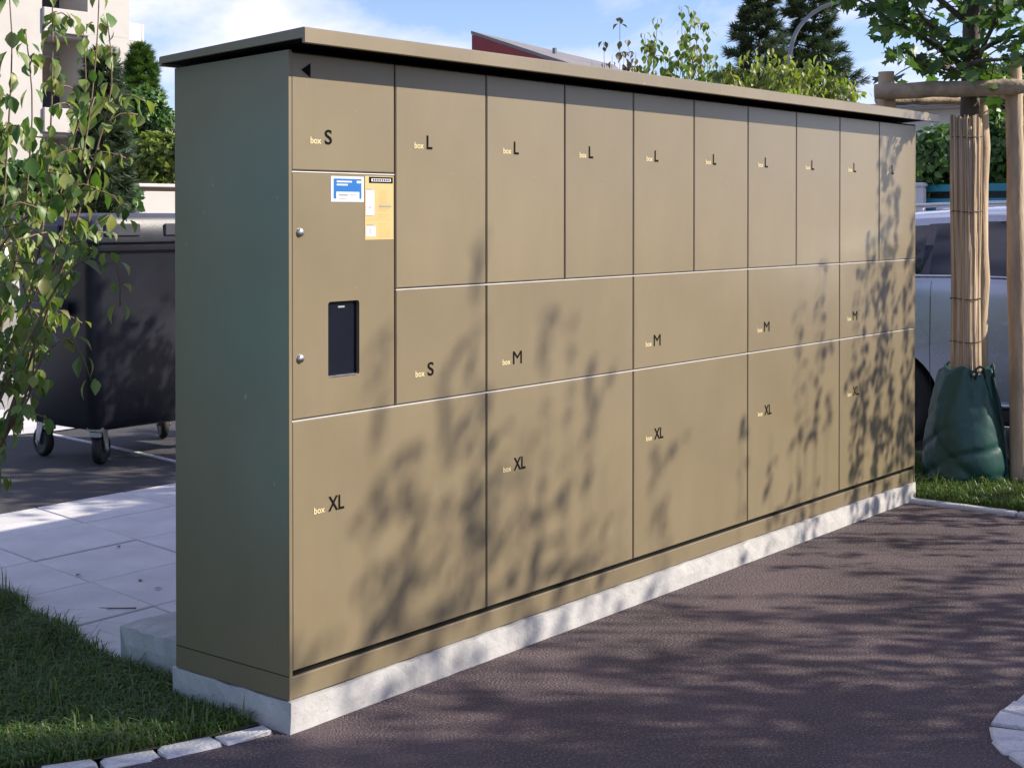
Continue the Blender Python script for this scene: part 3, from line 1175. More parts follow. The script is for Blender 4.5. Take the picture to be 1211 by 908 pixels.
def bush(name, label, base, lobes, n, leaf, m, seed, cat='bush', group=None, trunk_h=None, trunk_r=.05, tm=None, tmpls=None, lump=8.0):
    r = np.random.RandomState(seed)
    base = np.array([base[0], base[1], 0.0])
    root = thing(name, base, label, cat, group)
    inst = []
    tmpls = tmpls or SM
    for p, v in crown_points(r, n, lobes):
        # clumps and gaps
        g = math.sin(p[0]*lump*.9+seed)*math.sin(p[1]*lump*1.1+1.3*seed)*math.sin(p[2]*lump*1.0+.7*seed)
        if g < -.12 and r.rand() < .8: continue
        d = v*.6+r.normal(size=3)*.6+np.array([0, 0, -.25])
        nn = v+r.normal(size=3)*.5+np.array([0, 0, .6])
        inst.append((p, frame(d, nn), leaf*r.uniform(.7, 1.3), int(r.randint(len(tmpls)))))
    th = trunk_h or max(l[2] for l in lobes)
    b = MB(base)
    top = np.array([lobes[0][0], lobes[0][1], th])
    b.tube(resample([base+np.array([0, 0, -.05]), (base*.5+top*.5)+np.array([.03, .02, 0]), top], .3), trunk_r, 7)
    for l in lobes:
        st = base*.6+top*.4
        b.tube(resample([st, (st+np.array(l[:3]))/2+np.array([0, 0, .05]), np.array(l[:3])], .3), trunk_r*.45, 5)
    b.build('trunk', tm or M['bark'], root, True, loc=(0, 0, 0))
    o = join_leaves('crown', tmpls, inst, m, root, base)
    o['kind'] = 'stuff'
    return root


def conifer(name, label, base, h, rmax, n, seed, zlow=.8, m=None, size=.35, group=None, layers=16, sag=.25, power=1.0, lmin=.62):
    r = np.random.RandomState(seed)
    base = np.array([base[0], base[1], 0.0])
    root = thing(name, base, label, 'conifer', group)
    b = MB(base)
    b.tube([base+np.array([0, 0, t*h]) for t in (-.01, .3, .7, 1.0)], [h*.016, h*.013, h*.007, h*.001], 8)
    b.build('trunk', M['bark'], root, True, loc=(0, 0, 0))
    inst = []
    bb = MB(base)
    nb = layers*6
    per = max(4, n//nb)
    for k in range(nb):
        t = (k+r.rand())/nb
        z = zlow+(h-zlow)*t
        L = rmax*((1-t)**power)*r.uniform(lmin, 1.15)+.10*rmax*(1-t)+.04
        a = k*2.399+r.uniform(-.4, .4)
        hv = np.array([math.cos(a), math.sin(a), 0])
        p0 = base+np.array([0, 0, z])
        p1 = p0+hv*L*.5+np.array([0, 0, .10*L])
        p2 = p0+hv*L+np.array([0, 0, -sag*L*(1-t)+.18*L*t])
        bb.tube([p0, p1, p2], [h*.003, h*.002, h*.0008], 4)
        for j in range(per):
            s_ = r.uniform(.18, 1.0)**.75
            p = (p0*(1-s_)**2+2*p1*s_*(1-s_)+p2*s_**2)
            w_ = L*.30*(1.15-s_)
            p = p+np.cross(hv, (0, 0, 1))*r.normal()*w_+np.array([0, 0, r.normal()*.10*L*.35])
            dv = hv+np.cross(hv, (0, 0, 1))*r.normal()*.7+np.array([0, 0, r.uniform(-.1, .5)])
            inst.append((p, frame(dv, (r.normal()*.3, r.normal()*.3, 1)), size*r.uniform(.6, 1.25), 0))
    bb.build('branches', M['bark'], root, True, loc=(0, 0, 0))['kind'] = 'stuff'
    o = join_leaves('crown', ND, inst, m or M['coniferleaf'], root, base)
    o['kind'] = 'stuff'
    return root


def young_tree(name, label, base, seed, maxobj, trunk_top=4.4, nl=26, zmin=2.38, spread=1.25, leaf=.105, wrap=True, extra=(), group=None, twigs=9, topz=None):
    r = np.random.RandomState(seed)
    base = np.array([base[0], base[1], 0.0])
    root = thing(name, base, label, 'tree', group)
    b = MB(base)
    hs = np.linspace(-.05, trunk_top, 14)
    b.tube([base+np.array([.02*math.sin(z*1.7+seed), .02*math.cos(z*1.3+seed)-.02, z]) for z in hs],
           [max(.012, .066*(1-.7*max(0, (z-1.2))/trunk_top)) for z in hs], 12)
    b.build('trunk', M['bark'], root, True, loc=(0, 0, 0))
    inst = []
    limbs = []
    for k in range(nl):
        t = (k+.5)/nl
        z = zmin+(trunk_top-zmin)*t**1.1
        a = k*2.399+r.uniform(-.35, .35)
        L = spread*(1-.62*t)*r.uniform(.75, 1.15)
        hv = np.array([math.cos(a), math.sin(a), 0])
        p0 = base+np.array([0, 0, z])
        limbs.append([p0, p0+hv*L*.5+np.array([0, 0, L*.30]), p0+hv*L+np.array([0, 0, L*r.uniform(.1, .5)])])
    limbs += [[np.array(p) for p in e] for e in extra]
    tb = MB(base)

    def leaves(p, hv, k):
        for _ in range(k):
            a = r.uniform(0, 6.283)
            o = np.array([math.cos(a), math.sin(a), r.uniform(-.6, .4)])*r.uniform(.02, .09)
            el = r.uniform(-1.1, .05)
            h2 = np.array([math.cos(a), math.sin(a), 0])
            dv = h2*math.cos(el)+np.array([0, 0, math.sin(el)])
            nv = np.array([r.normal()*.45, r.normal()*.45, 1.0])
            inst.append((p+o, frame(dv, nv), leaf*r.uniform(.6, 1.2), int(r.randint(3))))
    for lm in limbs:
        pts = resample(lm, .09)
        n = len(pts)
        bb = MB(base)
        bb.tube(pts, [.020*(1-.8*i/n) for i in range(n)], 6)
        bb.build('limb', M['bark'], root, True, loc=(0, 0, 0))
        for i in range(2, n):
            if r.rand() < .85: leaves(pts[i], None, 2)
            if r.rand() < twigs*.06:
                a = r.uniform(0, 6.283)
                L = r.uniform(.15, .42)
                d0 = np.array([math.cos(a), math.sin(a), r.uniform(-.35, .75)])
                tp = resample([pts[i], pts[i]+d0*L*.5, pts[i]+d0*L+np.array([0, 0, -.22*L])], .075)
                tb.tube(tp, .004, 4)
                for tq in tp[1:]:
                    leaves(tq, None, 2)
    o = tb.build('twigs', M['bark'], root, True, loc=(0, 0, 0))
    o['kind'] = 'stuff'
    put_leaves(root, inst, LB, M['mapleleaf'], maxobj, base, 'crown')
    if wrap:
        # reed mat: upright reeds tied round the trunk
        b = MB(base)
        nr = 84
        for k in range(nr):
            a = 2*math.pi*k/nr
            rr = .077+r.uniform(-.004, .005)
            zt = 2.185+r.uniform(-.02, .015)
            p = lambda z, w: base+np.array([(rr+w)*math.cos(a)+.012*math.sin(z*3+k), (rr+w)*math.sin(a), z])
            b.tube([p(.25, .012), p(.8, 0), p(1.1, -.003), p(1.7, .002), p(zt, .004)], .0052*r.uniform(.7, 1.4), 5)
        b.tube([base+np.array([0, 0, z_]) for z_ in (.25, 1.0, 2.17)], [.086, .0775, .0775], 24)
        b.build('reed_wrap', M['reed'], root, True, loc=(0, 0, 0))
        for z in (1.105, 2.06, .85, 1.62):
            b = MB(base)
            b.tube([base+np.array([.0895*math.cos(t), .0895*math.sin(t), z+.004*math.sin(3*t)]) for t in np.linspace(0, 6.283, 25)], .0030, 5, False)
            b.build('tie_wire', M['wire'], root, True, loc=(0, 0, 0))
    return root


# ------------------------------------------------------------------ staked tree on the verge
TB = np.array([5.37, -.04, 0])
br = [[dp(1138, 78, 8.66), dp(1085, 40, 8.5), dp(1048, 22, 8.35), dp(1008, -6, 8.3)],
      [dp(1148, 96, 8.66), dp(1165, 50, 8.5), dp(1180, 15, 8.4), dp(1175, -30, 8.35)],
      [dp(1140, 60, 8.66), dp(1100, 30, 8.4), dp(1070, -10, 8.2)],
      [dp(1142, 70, 8.66), dp(1190, 45, 8.4), dp(1240, 40, 8.2)],
      [dp(1136, 85, 8.66), dp(1110, 78, 8.4), dp(1068, 62, 8.25), dp(1050, 68, 8.2)],
      [dp(1142, 90, 8.66), dp(1180, 88, 8.9), dp(1225, 96, 9.0)],
      [dp(1138, 66, 8.66), dp(1118, 60, 8.9), dp(1088, 30, 9.0), dp(1060, 0, 9.1)],
      [dp(1140, 80, 8.66), dp(1160, 72, 8.3), dp(1195, 70, 8.1), dp(1230, 60, 8.0)]]
young_tree('young_tree', 'young staked tree with reed wrapped trunk and dark lobed leaves on the verge', TB, 11, 300, extra=br, zmin=2.65, nl=22, spread=1.05, leaf=.098)

# tripod of round stakes with half-log crossbars
TR = thing('tree_stake_frame', (5.37, .0, 0), 'weathered round wooden stakes with crossbars holding the young tree', 'tree stakes')
to = np.array(TR.location)


def log(name, p0, p1, r0, r1, seed, m):
    r = np.random.RandomState(seed)
    p0, p1 = np.array(p0, float), np.array(p1, float)
    n = 14
    pts = [p0+(p1-p0)*i/(n-1)+(r.normal(size=3)*.0035 if 0 < i < n-1 else 0) for i in range(n)]
    rad = [(r0+(r1-r0)*i/(n-1))*(1+r.normal()*.035) for i in range(n)]
    rad = [rad[0]*.86]+rad[1:-1]+[rad[-1]*.86]
    b = MB(to)
    b.tube(pts, rad, 14)
    o = b.build(name, m, TR, False, loc=(0, 0, 0))
    smooth_by_angle(o, 40)
    return o


pA, pB, pC = dp(1048, 108, 8.60), dp(1201, 104, 8.50), dp(1160, 110, 9.05)
for i, (p, top, lean) in enumerate(((pA, dp(1048, 85, 8.60), (0.02, .03)), (pB, dp(1199, 71, 8.50), (.03, -.03)), (pC, dp(1159, 97, 9.05), (.05, .02)))):
    log('stake', (p[0]+lean[0], p[1]+lean[1], -.25), top, .055, .050, 20+i, M['wood'])
fo = -FW*.085
fo[2] = 0
log('crossbar', pA+fo-RT*.09+np.array([0, 0, -.01]), pB+fo+RT*.03, .050, .045, 31, M['logwood'])
log('crossbar', dp(1038, 118, 8.78), dp(1175, 117, 9.16), .036, .036, 32, M['logwood'])
log('crossbar', dp(1150, 118, 9.14), dp(1212, 108, 8.60), .034, .034, 33, M['logwood'])

# watering bag
def watering_bag():
    root = thing('watering_bag', TB, 'dark green plastic watering bag wrapped round the foot of the young tree', 'watering bag')
    r = np.random.RandomState(8)
    nz, na = 40, 96
    V, Fc = [], []
    H = .69
    ph = r.uniform(0, 6.283, 12)
    for i in range(nz+1):
        t = i/nz
        z = H*t
        prof = .262*(1-t)**1.0+.150*t+.018*math.sin(t*3.14)
        if t < .10: prof *= .86+.14*math.sin(t/.10*math.pi/2)
        for k in range(na):
            a = 2*math.pi*k/na
            # vertical folds on top, crumpled folds sagging towards the foot
            wv = a+.35*math.sin(2*a+ph[5]+4*t)
            f = .010*math.sin(7*wv+ph[0])*t+.004*math.sin(15*wv+ph[2]+5*t)*t
            f += .013*math.sin(3*wv+ph[1]+7*t)*(1-t)*min(1, t*5)
            c1 = abs(math.sin(2.5*wv+9.0*t+ph[4]))
            f -= .020*(1-c1)**3*max(0, .62-t)*1.6
            c2 = abs(math.sin(2.0*wv-11.0*t+ph[6]+.8*math.sin(3*t+a)))
            f -= .016*(1-c2)**3*(1-t)
            rr = prof+f
            V.append((rr*math.cos(a)*1.0, rr*math.sin(a)*1.0, z+.012*math.sin(2*a+1)*t+.012*math.sin(6*a)*(t > .97)))
    for i in range(nz):
        for k in range(na):
            k2 = (k+1) % na
            Fc.append((i*na+k, i*na+k2, (i+1)*na+k2, (i+1)*na+k))
    # top collar turning in to the trunk
    b0 = nz*na
    for k in range(na):
        a = 2*math.pi*k/na
        V.append((.095*math.cos(a), .095*math.sin(a), H-.035))
    for k in range(na):
        k2 = (k+1) % na
        Fc.append((b0+k, b0+k2, b0+na+k2, b0+na+k))
    b = MB()
    b.add(V, Fc)
    b.build('bag_body', M['bag'], root, True, loc=(0, 0, 0))
    # zip seam facing the camera's right and two carrying loops
    za = math.atan2(-.9, -.1)
    pts = []
    for i in range(0, nz-1, 2):
        t = i/nz
        rr = (.262*(1-t)+.150*t+.018*math.sin(t*3.14))*(1.0 if t > .1 else .9)+.012
        pts.append((rr*math.cos(za), rr*math.sin(za), H*t))
    b = MB()
    b.tube(pts, .007, 6)
    b.build('zip', M['webbing'], root, True, loc=(0, 0, 0))
    for da in (-.55, .7, 2.6):
        a = za+da
        rr = .158
        cx, cy = rr*math.cos(a), rr*math.sin(a)
        b = MB()
        tx, ty = -math.sin(a), math.cos(a)
        b.tube([(cx-tx*.03, cy-ty*.03, H-.05), (cx-tx*.026, cy-ty*.026, H+.01), (cx, cy, H+.024), (cx+tx*.026, cy+ty*.026, H+.01), (cx+tx*.03, cy+ty*.03, H-.05)], .008, 6)
        b.build('carry_loop', M['webbing'], root, True, loc=(0, 0, 0))
    b = MB()
    a = math.atan2(-FW[1], -FW[0])+.3
    for da in (-.09, .10):
        an = a+da-.2
        b.tube([((.150)*math.cos(an), .150*math.sin(an), H-.022), ((.166)*math.cos(an), .166*math.sin(an), H-.022)], .011, 8)
    b.build('eyelet', M['steel'], root, True, loc=(0, 0, 0))


watering_bag()

# ------------------------------------------------------------------ shrub at the left with hanging leaves
def st(base, *pix):
    """stem from a ground point through pixels given with their depth"""
    return [np.array(base, float)]+[dp(x, y, d_) for x, y, d_ in pix]


B1 = gnd(-85, 5.75)
B2 = gnd(-60, 6.1)
B3 = gnd(-110, 5.5)
stems = [
    st(B1, (-45, 520, 5.6), (-5, 330, 5.5), (10, 150, 5.45), (14, 40, 5.4), (8, -30, 5.4)),
    st(B1, (-30, 480, 5.7), (20, 300, 5.7), (38, 140, 5.65), (30, 36, 5.6)),
    st(B2, (-10, 500, 6.0), (42, 320, 5.9), (60, 150, 5.9), (62, -40, 5.85)),
    st(B2, (5, 510, 6.1), (60, 330, 6.1), (97, 190, 6.0), (114, 60, 6.0), (118, -50, 6.0)),
    st(B2, (10, 500, 6.0), (72, 320, 5.8), (108, 200, 5.8), (132, 100, 5.8), (126, 18, 5.8)),
    st(B3, (-20, 520, 5.4), (25, 420, 5.3), (70, 335, 5.3), (112, 300, 5.3), (138, 312, 5.3), (142, 362, 5.3)),
    st(B3, (-15, 560, 5.5), (25, 480, 5.4), (52, 420, 5.4), (86, 400, 5.4), (108, 450, 5.4)),
    st(B3, (-40, 600, 5.6), (2, 520, 5.5), (34, 470, 5.5), (40, 390, 5.5), (22, 320, 5.5)),
    st(B1, (-40, 400, 6.0), (0, 250, 6.0), (50, 195, 6.0), (96, 175, 6.1), (118, 205, 6.1)),
    st(B1, (-50, 420, 5.4), (-5, 300, 5.4), (45, 245, 5.4), (95, 225, 5.4), (135, 232, 5.4), (150, 262, 5.4)),
    st(B2, (-10, 450, 6.2), (30, 260, 6.2), (70, 200, 6.3), (100, 120, 6.3), (98, 30, 6.3)),
    st(B3, (-60, 500, 5.3), (-20, 330, 5.2), (-2, 220, 5.2), (-8, 80, 5.2)),
    st(B2, (0, 520, 6.3), (50, 380, 6.3), (90, 290, 6.3), (128, 255, 6.3)),
    st(B1, (-30, 530, 5.8), (15, 400, 5.8), (50, 330, 5.7), (75, 270, 5.7), (78, 200, 5.7)),
]
shrub('pear_leaved_shrub', 'tall arching green shrub with hanging oval leaves in front of the black bin', stems, .080, .078, M['shrubleaf'], 17, 300,
      twig=.50, leaf_from=.36, twl=(.08, .24), density=.96)

# shrubs behind the lockers, their sprays rising above the roof
def spray(base, tops, dep, mid=0.5, r=None):
    out = []
    for x, y in tops:
        p = dp(x, y, dep+r.uniform(-.25, .25))
        bb = base+np.array([r.uniform(-.12, .12), r.uniform(-.12, .12), 0])
        m1 = bb*(1-mid)+p*mid+np.array([r.uniform(-.1, .1), r.uniform(-.1, .1), .25])
        m2 = bb*.2+p*.8+np.array([r.uniform(-.05, .05), r.uniform(-.05, .05), .06])
        out.append([bb, m1, m2, p])
    return out


rs = np.random.RandomState(91)
shrub('leafy_shrub', 'thin sparse shrub with reddish brown leaves rising behind the locker roof', spray(gnd(728, 9.4), [(733, 22), (714, 50), (742, 48), (724, 66), (752, 62), (700, 72), (738, 70)], 9.4, r=rs),
      .052, .06, M['redleaf'], 5, 140, 'shrubs behind the lockers', twig=.4, leaf_from=.6, rad=.006, twl=(.05, .13), density=.7)
shrub('leafy_shrub', 'tall shrub with two pointed plumes of hanging green leaves above the locker roof', spray(gnd(800, 9.5), [(762, 40), (778, 22), (788, 55), (806, 8), (820, 14), (838, 38), (812, 50), (768, 70), (845, 66), (796, 74), (826, 40), (772, 48), (832, 64), (756, 78), (815, 26), (802, 60), (782, 80), (850, 84)], 9.5, r=rs),
      .070, .06, M['shrubleaf'], 6, 300, 'shrubs behind the lockers', twig=.36, leaf_from=.45, rad=.007, twl=(.06, .14))
shrub('leafy_shrub', 'low yellow green shrub behind the locker roof in front of the dark pines', spray(gnd(905, 10.6), [(868, 84), (880, 66), (895, 74), (912, 58), (925, 78), (940, 86), (955, 74), (900, 90), (860, 92), (930, 96), (850, 78), (885, 88), (862, 74), (872, 96), (890, 60), (904, 66), (918, 70), (932, 66), (945, 92), (908, 84), (842, 86), (836, 72), (915, 98)], 10.6, r=rs),
      .075, .065, M['limeleaf'], 7, 300, 'shrubs behind the lockers', twig=.6, leaf_from=.4, rad=.007, twl=(.08, .2))
shrub('leafy_shrub', 'rounded yellow green shrub beside the street lamp behind the lockers', spray(gnd(975, 11.2), [(960, 90), (975, 78), (990, 92), (1005, 100), (945, 82), (985, 102), (968, 104), (1012, 112), (950, 98), (955, 70), (970, 66), (982, 84), (998, 86), (1008, 96), (962, 82), (976, 94), (1000, 110), (940, 72)], 11.2, r=rs),
      .075, .065, M['limeleaf'], 8, 260, 'shrubs behind the lockers', twig=.45, leaf_from=.4, rad=.007, twl=(.08, .2))
shrub('leafy_shrub', 'shrub hidden behind the locker bank shading the black bin', spray(gnd(640, 9.3), [(600, 130), (640, 110), (660, 120), (680, 100), (620, 150), (580, 160), (700, 110)], 9.3, r=rs),
      .085, .085, M['shrubleaf'], 9, 0, 'shrubs behind the lockers', twig=.45, leaf_from=.3, rad=.007, twl=(.08, .2))

# shrubs outside the picture, towards the sun, whose shade falls across the lockers and the asphalt
def shade_stems(k, tops, r, zb=0.0):
    """stems whose shadow tips fall at (x, z) on the locker fronts, standing k metres in front of them"""
    out = []
    for x, z, lean in tops:
        kk = k+r.uniform(-.35, .35)
        top = np.array([x+.8*kk, -kk, z+.784*kk])
        bx = np.array([top[0]-lean+r.uniform(-.1, .1), top[1]+r.uniform(-.15, .15), 0])
        out.append([bx, bx*.55+top*.45+np.array([.05, 0, .12]), bx*.25+top*.75+np.array([.03, 0, .06]), top])
    return out


rq = np.random.RandomState(5)
shrub('pear_leaved_shrub', 'tall shrub in the island throwing soft leaf shade on the left lower doors', shade_stems(5.0, [(.60, .66, .3), (.74, .95, .35), (.50, .50, .3), (.86, .55, .3), (.93, .98, .3), (1.0, .7, .35), (.66, .36, .2), (.42, .42, .2), (.34, .26, .2), (.24, .16, .1), (.90, 1.52, .5), (.40, 1.22, .4), (.56, .8, .4)], rq),
      .072, .085, M['shrubleaf'], 31, 0, twig=.26, leaf_from=.28, rad=.008, twl=(.1, .26), density=.78)
shrub('pear_leaved_shrub', 'tall shrub in the island throwing leaf shade on the second column of doors', shade_stems(4.6, [(1.16, .80, .3), (1.30, 1.16, .35), (1.46, 1.20, .4), (1.58, 1.02, .35), (1.22, .5, .2), (1.68, .62, .3), (1.40, .55, .3), (2.04, .62, .3), (2.12, .40, .25), (1.1, .4, .2), (1.78, .4, .2)], rq),
      .072, .085, M['shrubleaf'], 32, 0, twig=.22, leaf_from=.28, rad=.008, twl=(.1, .24), density=.74)
shrub('pear_leaved_shrub', 'slim shrub by the kerb throwing leaf shade on the fourth column of doors', shade_stems(3.3, [(2.78, .66, .25), (3.06, .55, .25), (3.34, 1.34, .35), (3.42, .8, .3), (3.58, 1.38, .35), (3.66, .7, .3), (3.26, .5, .3)], rq),
      .075, .085, M['shrubleaf'], 33, 0, twig=.22, leaf_from=.25, rad=.007, twl=(.06, .16), density=.7)
shrub('pear_leaved_shrub', 'dense shrub by the kerb throwing crisp leaf shade on the end doors', shade_stems(2.4, [(3.98, 1.2, .3), (4.10, .8, .3), (4.26, 2.05, .4), (4.34, 1.5, .35), (4.48, 1.75, .35), (4.58, 1.2, .3), (4.68, 1.6, .3), (4.2, .5, .2), (4.42, .7, .3), (4.62, .6, .3), (4.75, 1.0, .3), (4.12, 1.5, .35), (4.40, 2.15, .4)], rq),
      .07, .075, M['shrubleaf'], 34, 0, twig=.30, leaf_from=.22, rad=.007, twl=(.06, .16), density=.97)
shrub('pear_leaved_shrub', 'low spreading shrub in the island shading the foreground asphalt', shade_stems(4.4, [(x, z, .3) for x, z in ((.1, -.3), (.35, -.15), (.6, -.4), (.9, -.2), (1.3, -.35), (1.7, -.15), (2.0, -.4), (2.4, -.55), (-.2, -.5), (2.8, -.7), (1.5, -.8), (.5, -.9), (1.0, -1.0), (2.2, -1.0), (.2, -.6), (.75, -.55), (1.15, -.6), (1.85, -.6), (2.6, -.3), (1.6, -.45), (.4, -.35))], rq),
      .115, .085, M['shrubleaf'], 35, 0, twig=.45, leaf_from=.2, rad=.010, twl=(.12, .32), density=.9)

shrub('pear_leaved_shrub', 'broad shrub in the island shading the lawn edge and the locker corner', shade_stems(5.6, [(x, z, .3) for x, z in ((-1.3, .7), (-1.0, .9), (-.75, .7), (-.5, .95), (-.3, .6), (-.22, .75), (-.62, .8), (-.4, .45), (-1.15, .6), (-.12, .35), (.1, -.1), (-.9, -.2), (-.6, -.3), (-.3, -.35), (-1.5, 0), (0, -.5), (.25, -.3), (.4, -.6), (-.35, .8), (-.55, .6), (-.7, .95), (-.85, .6), (-.95, .75), (-.2, .5), (-.45, .7), (-1.2, .9), (-.08, .2), (-.3, .3))], rq),
      .12, .08, M['shrubleaf'], 36, 0, twig=.45, leaf_from=.2, rad=.010, twl=(.12, .32), density=.9)

# ------------------------------------------------------------------ teal bin added out of view to tint the locker end
def added_teal_bin():
    x0, x1, y0, y1, H = -2.30, -1.45, 1.36, 2.12, 2.15
    root = thing('collection_bin', ((x0+x1)/2, (y0+y1)/2, 0), 'teal steel clothes collection bin on the lawn facing the locker end', 'collection bin')
    o0 = np.array(root.location)
    P = lambda b, nm, m, par=root: b.build(nm, M[m], par, loc=(0, 0, 0))
    b = MB(o0)
    pr = [(y0, .10), (y1, .10), (y1, H-.30), (y1-.22, H), (y0+.22, H), (y0, H-.30)]
    n = len(pr)
    b.add([(x0, y, z) for y, z in pr]+[(x1, y, z) for y, z in pr], [tuple(range(n))[::-1], tuple(range(n, 2*n))]+[(k, (k+1) % n, (k+1) % n+n, k+n) for k in range(n)])
    P(b, 'body', 'tealsteel')
    P(MB(o0).cbox(x1+.002, x1+.03, y0+.12, y1-.12, .25, 1.25, .006), 'service_door', 'tealsteel')
    f = P(MB(o0).cbox(x1+.002, x1+.09, y0+.14, y1-.14, 1.42, 1.80, .02), 'drop_flap', 'tealsteel')
    b = MB(o0)
    b.tube([(x1+.10, y0+.25, 1.48), (x1+.14, y0+.25, 1.48), (x1+.14, y1-.25, 1.48), (x1+.10, y1-.25, 1.48)], .012, 8)
    P(b, 'handle', 'steel', f)
    for xa in (x0+.06, x1-.12):
        for ya in (y0+.05, y1-.11):
            P(MB(o0).box(xa, xa+.06, ya, ya+.06, 0, .099), 'foot', 'trim')


M['tealsteel'] = mat('teal_steel', (0.03, 0.38, 0.50), 0.5, 0.08, 2)
added_teal_bin()
# ------------------------------------------------------------------ wheeled waste container
def waste_container(loc, rot):
    root = thing('waste_container', loc, 'black four wheeled waste container with grey lid behind the shrub', 'waste container')
    root.rotation_euler = (0, 0, rot)
    L, D_ = 1.30, .90           # length along X from the front left corner, depth along Y

    def section(x0, x1, y0, y1, z, r, n=5):
        P = []
        for cx, cy, a0 in ((x1-r, y0+r, -90), (x1-r, y1-r, 0), (x0+r, y1-r, 90), (x0+r, y0+r, 180)):
            for k in range(n):
                an = R(a0+90*k/(n-1))
                P.append((cx+r*math.cos(an), cy+r*math.sin(an), z))
        return P

    def loft(secs, cap0=True, cap1=True):
        b = MB()
        n = len(secs[0])
        V = [p for s_ in secs for p in s_]
        Fc = []
        for i in range(len(secs)-1):
            for k in range(n):
                Fc.append((i*n+k, i*n+(k+1) % n, (i+1)*n+(k+1) % n, (i+1)*n+k))
        if cap0: Fc.append(tuple(range(n))[::-1])
        if cap1: Fc.append(tuple((len(secs)-1)*n+k for k in range(n)))
        b.add(V, Fc)
        return b
    secs = []
    for z, i in ((.225, .14), (.24, .10), (.30, .075), (.9, .035), (1.34, .012), (1.37, 0.0), (1.41, 0.0)):
        secs.append(section(i, L-i, i, D_-i, z, .085))
    o = loft(secs).build('tub', M['binbody'], root)
    smooth_by_angle(o, 40)
    # stiffening ribs and rim
    o = loft([section(-.022, L+.022, -.022, D_+.022, 1.375, .09), section(-.028, L+.028, -.028, D_+.028, 1.39, .09), section(-.028, L+.028, -.028, D_+.028, 1.425, .09)]).build('rim', M['binbody'], root)
    smooth_by_angle(o, 40)
    # lid: skirt and slightly domed top
    o = loft([section(-.045, L+.045, -.05, D_+.045, 1.428, .09), section(-.050, L+.05, -.055, D_+.05, 1.44, .09), section(-.042, L+.042, -.047, D_+.042, 1.565, .09),
              section(-.02, L+.02, -.025, D_+.02, 1.590, .08), section(.15, L-.15, .2, D_-.15, 1.612, .08)]).build('lid', M['binlid'], root)
    smooth_by_angle(o, 40)
    lid = o
    for x in (.06, .52, .98):
        MB().cbox(x, x+.27, -.066, -.045, 1.465, 1.545, .008).build('lid_grip', M['binlid'], lid)
    MB().cbox(-.065, -.045, .25, .72, 1.46, 1.54, .008).build('lid_grip', M['binlid'], lid)
    # trunnions and side handles on the short ends
    for sx in (-1, 1):
        x = -.0 if sx < 0 else L
        b = MB()
        b.tube([(x, D_/2, 1.30), (x+sx*.075, D_/2, 1.30)], .025, 12)
        b.build('lifting_pin', M['zinc'], root, True)
        b = MB()
        b.cbox(min(x+.02, x+sx*.045)+(0 if sx < 0 else -.02), max(x+.02, x+sx*.045)-(.0 if sx < 0 else 0), D_*.28, D_*.72, .955, 1.045, .01)
        b.build('side_handle', M['binlid'], root)
    # castors
    for cx, cy, yaw_ in ((.17, .17, R(35)), (.17, D_-.17, R(80)), (L-.17, .17, R(20)), (L-.17, D_-.17, R(60))):
        c_ = bpy.data.objects.new('castor', None)
        link(c_, root)
        c_.location = (cx, cy, 0)
        c_.rotation_euler = (0, 0, yaw_)
        c_.scale = (1.2, 1.2, 0.98)
        b = MB()
        n = 24
        ring_ = [(.062, -.022), (.086, -.024), (.098, -.016), (.102, 0), (.098, .016), (.086, .024), (.062, .022)]
        V, Fc = [], []
        for k in range(n):
            a = 2*math.pi*k/n
            V += [(r_*math.cos(a)+.045, y, r_*math.sin(a)+.102) for r_, y in ring_]
        m_ = len(ring_)
        for k in range(n):
            for j in range(m_):
                Fc.append((k*m_+j, ((k+1) % n)*m_+j, ((k+1) % n)*m_+(j+1) % m_, k*m_+(j+1) % m_))
        b.add(V, Fc)
        b.build('tyre', M['rubber'], c_, True)
        b = MB()
        b.tube([(.045, -.02, .102), (.045, .02, .102)], .0625, 20)
        b.build('hub', M['binlid'], c_, False)
        b = MB()
        for sy in (-1, 1):
            y0, y1 = sorted((sy*.030, sy*.036))
            V = [(-.03, y0, .235), (.05, y0, .235), (.07, y0, .10), (.045, y0, .075), (.022, y0, .10)]
            V2 = [(x_, y1, z_) for x_, y_, z_ in V]
            b.add(V+V2, [(0, 1, 2, 3, 4), (9, 8, 7, 6, 5)]+[(i, i+5, (i+1) % 5+5, (i+1) % 5) for i in range(5)])
        b.box(-.045, .055, -.045, .045, .232, .255)
        b.tube([(.045, -.042, .102), (.045, .042, .102)], .012, 8)
        b.build('fork', M['zinc'], c_)
        b = MB().cbox(-.055, -.02, -.03, .03, .19, .225, .005)
        b.build('brake_pedal', M['zinc'], c_)
    return root


waste_container((2.36, 4.36, 0), 0.0)


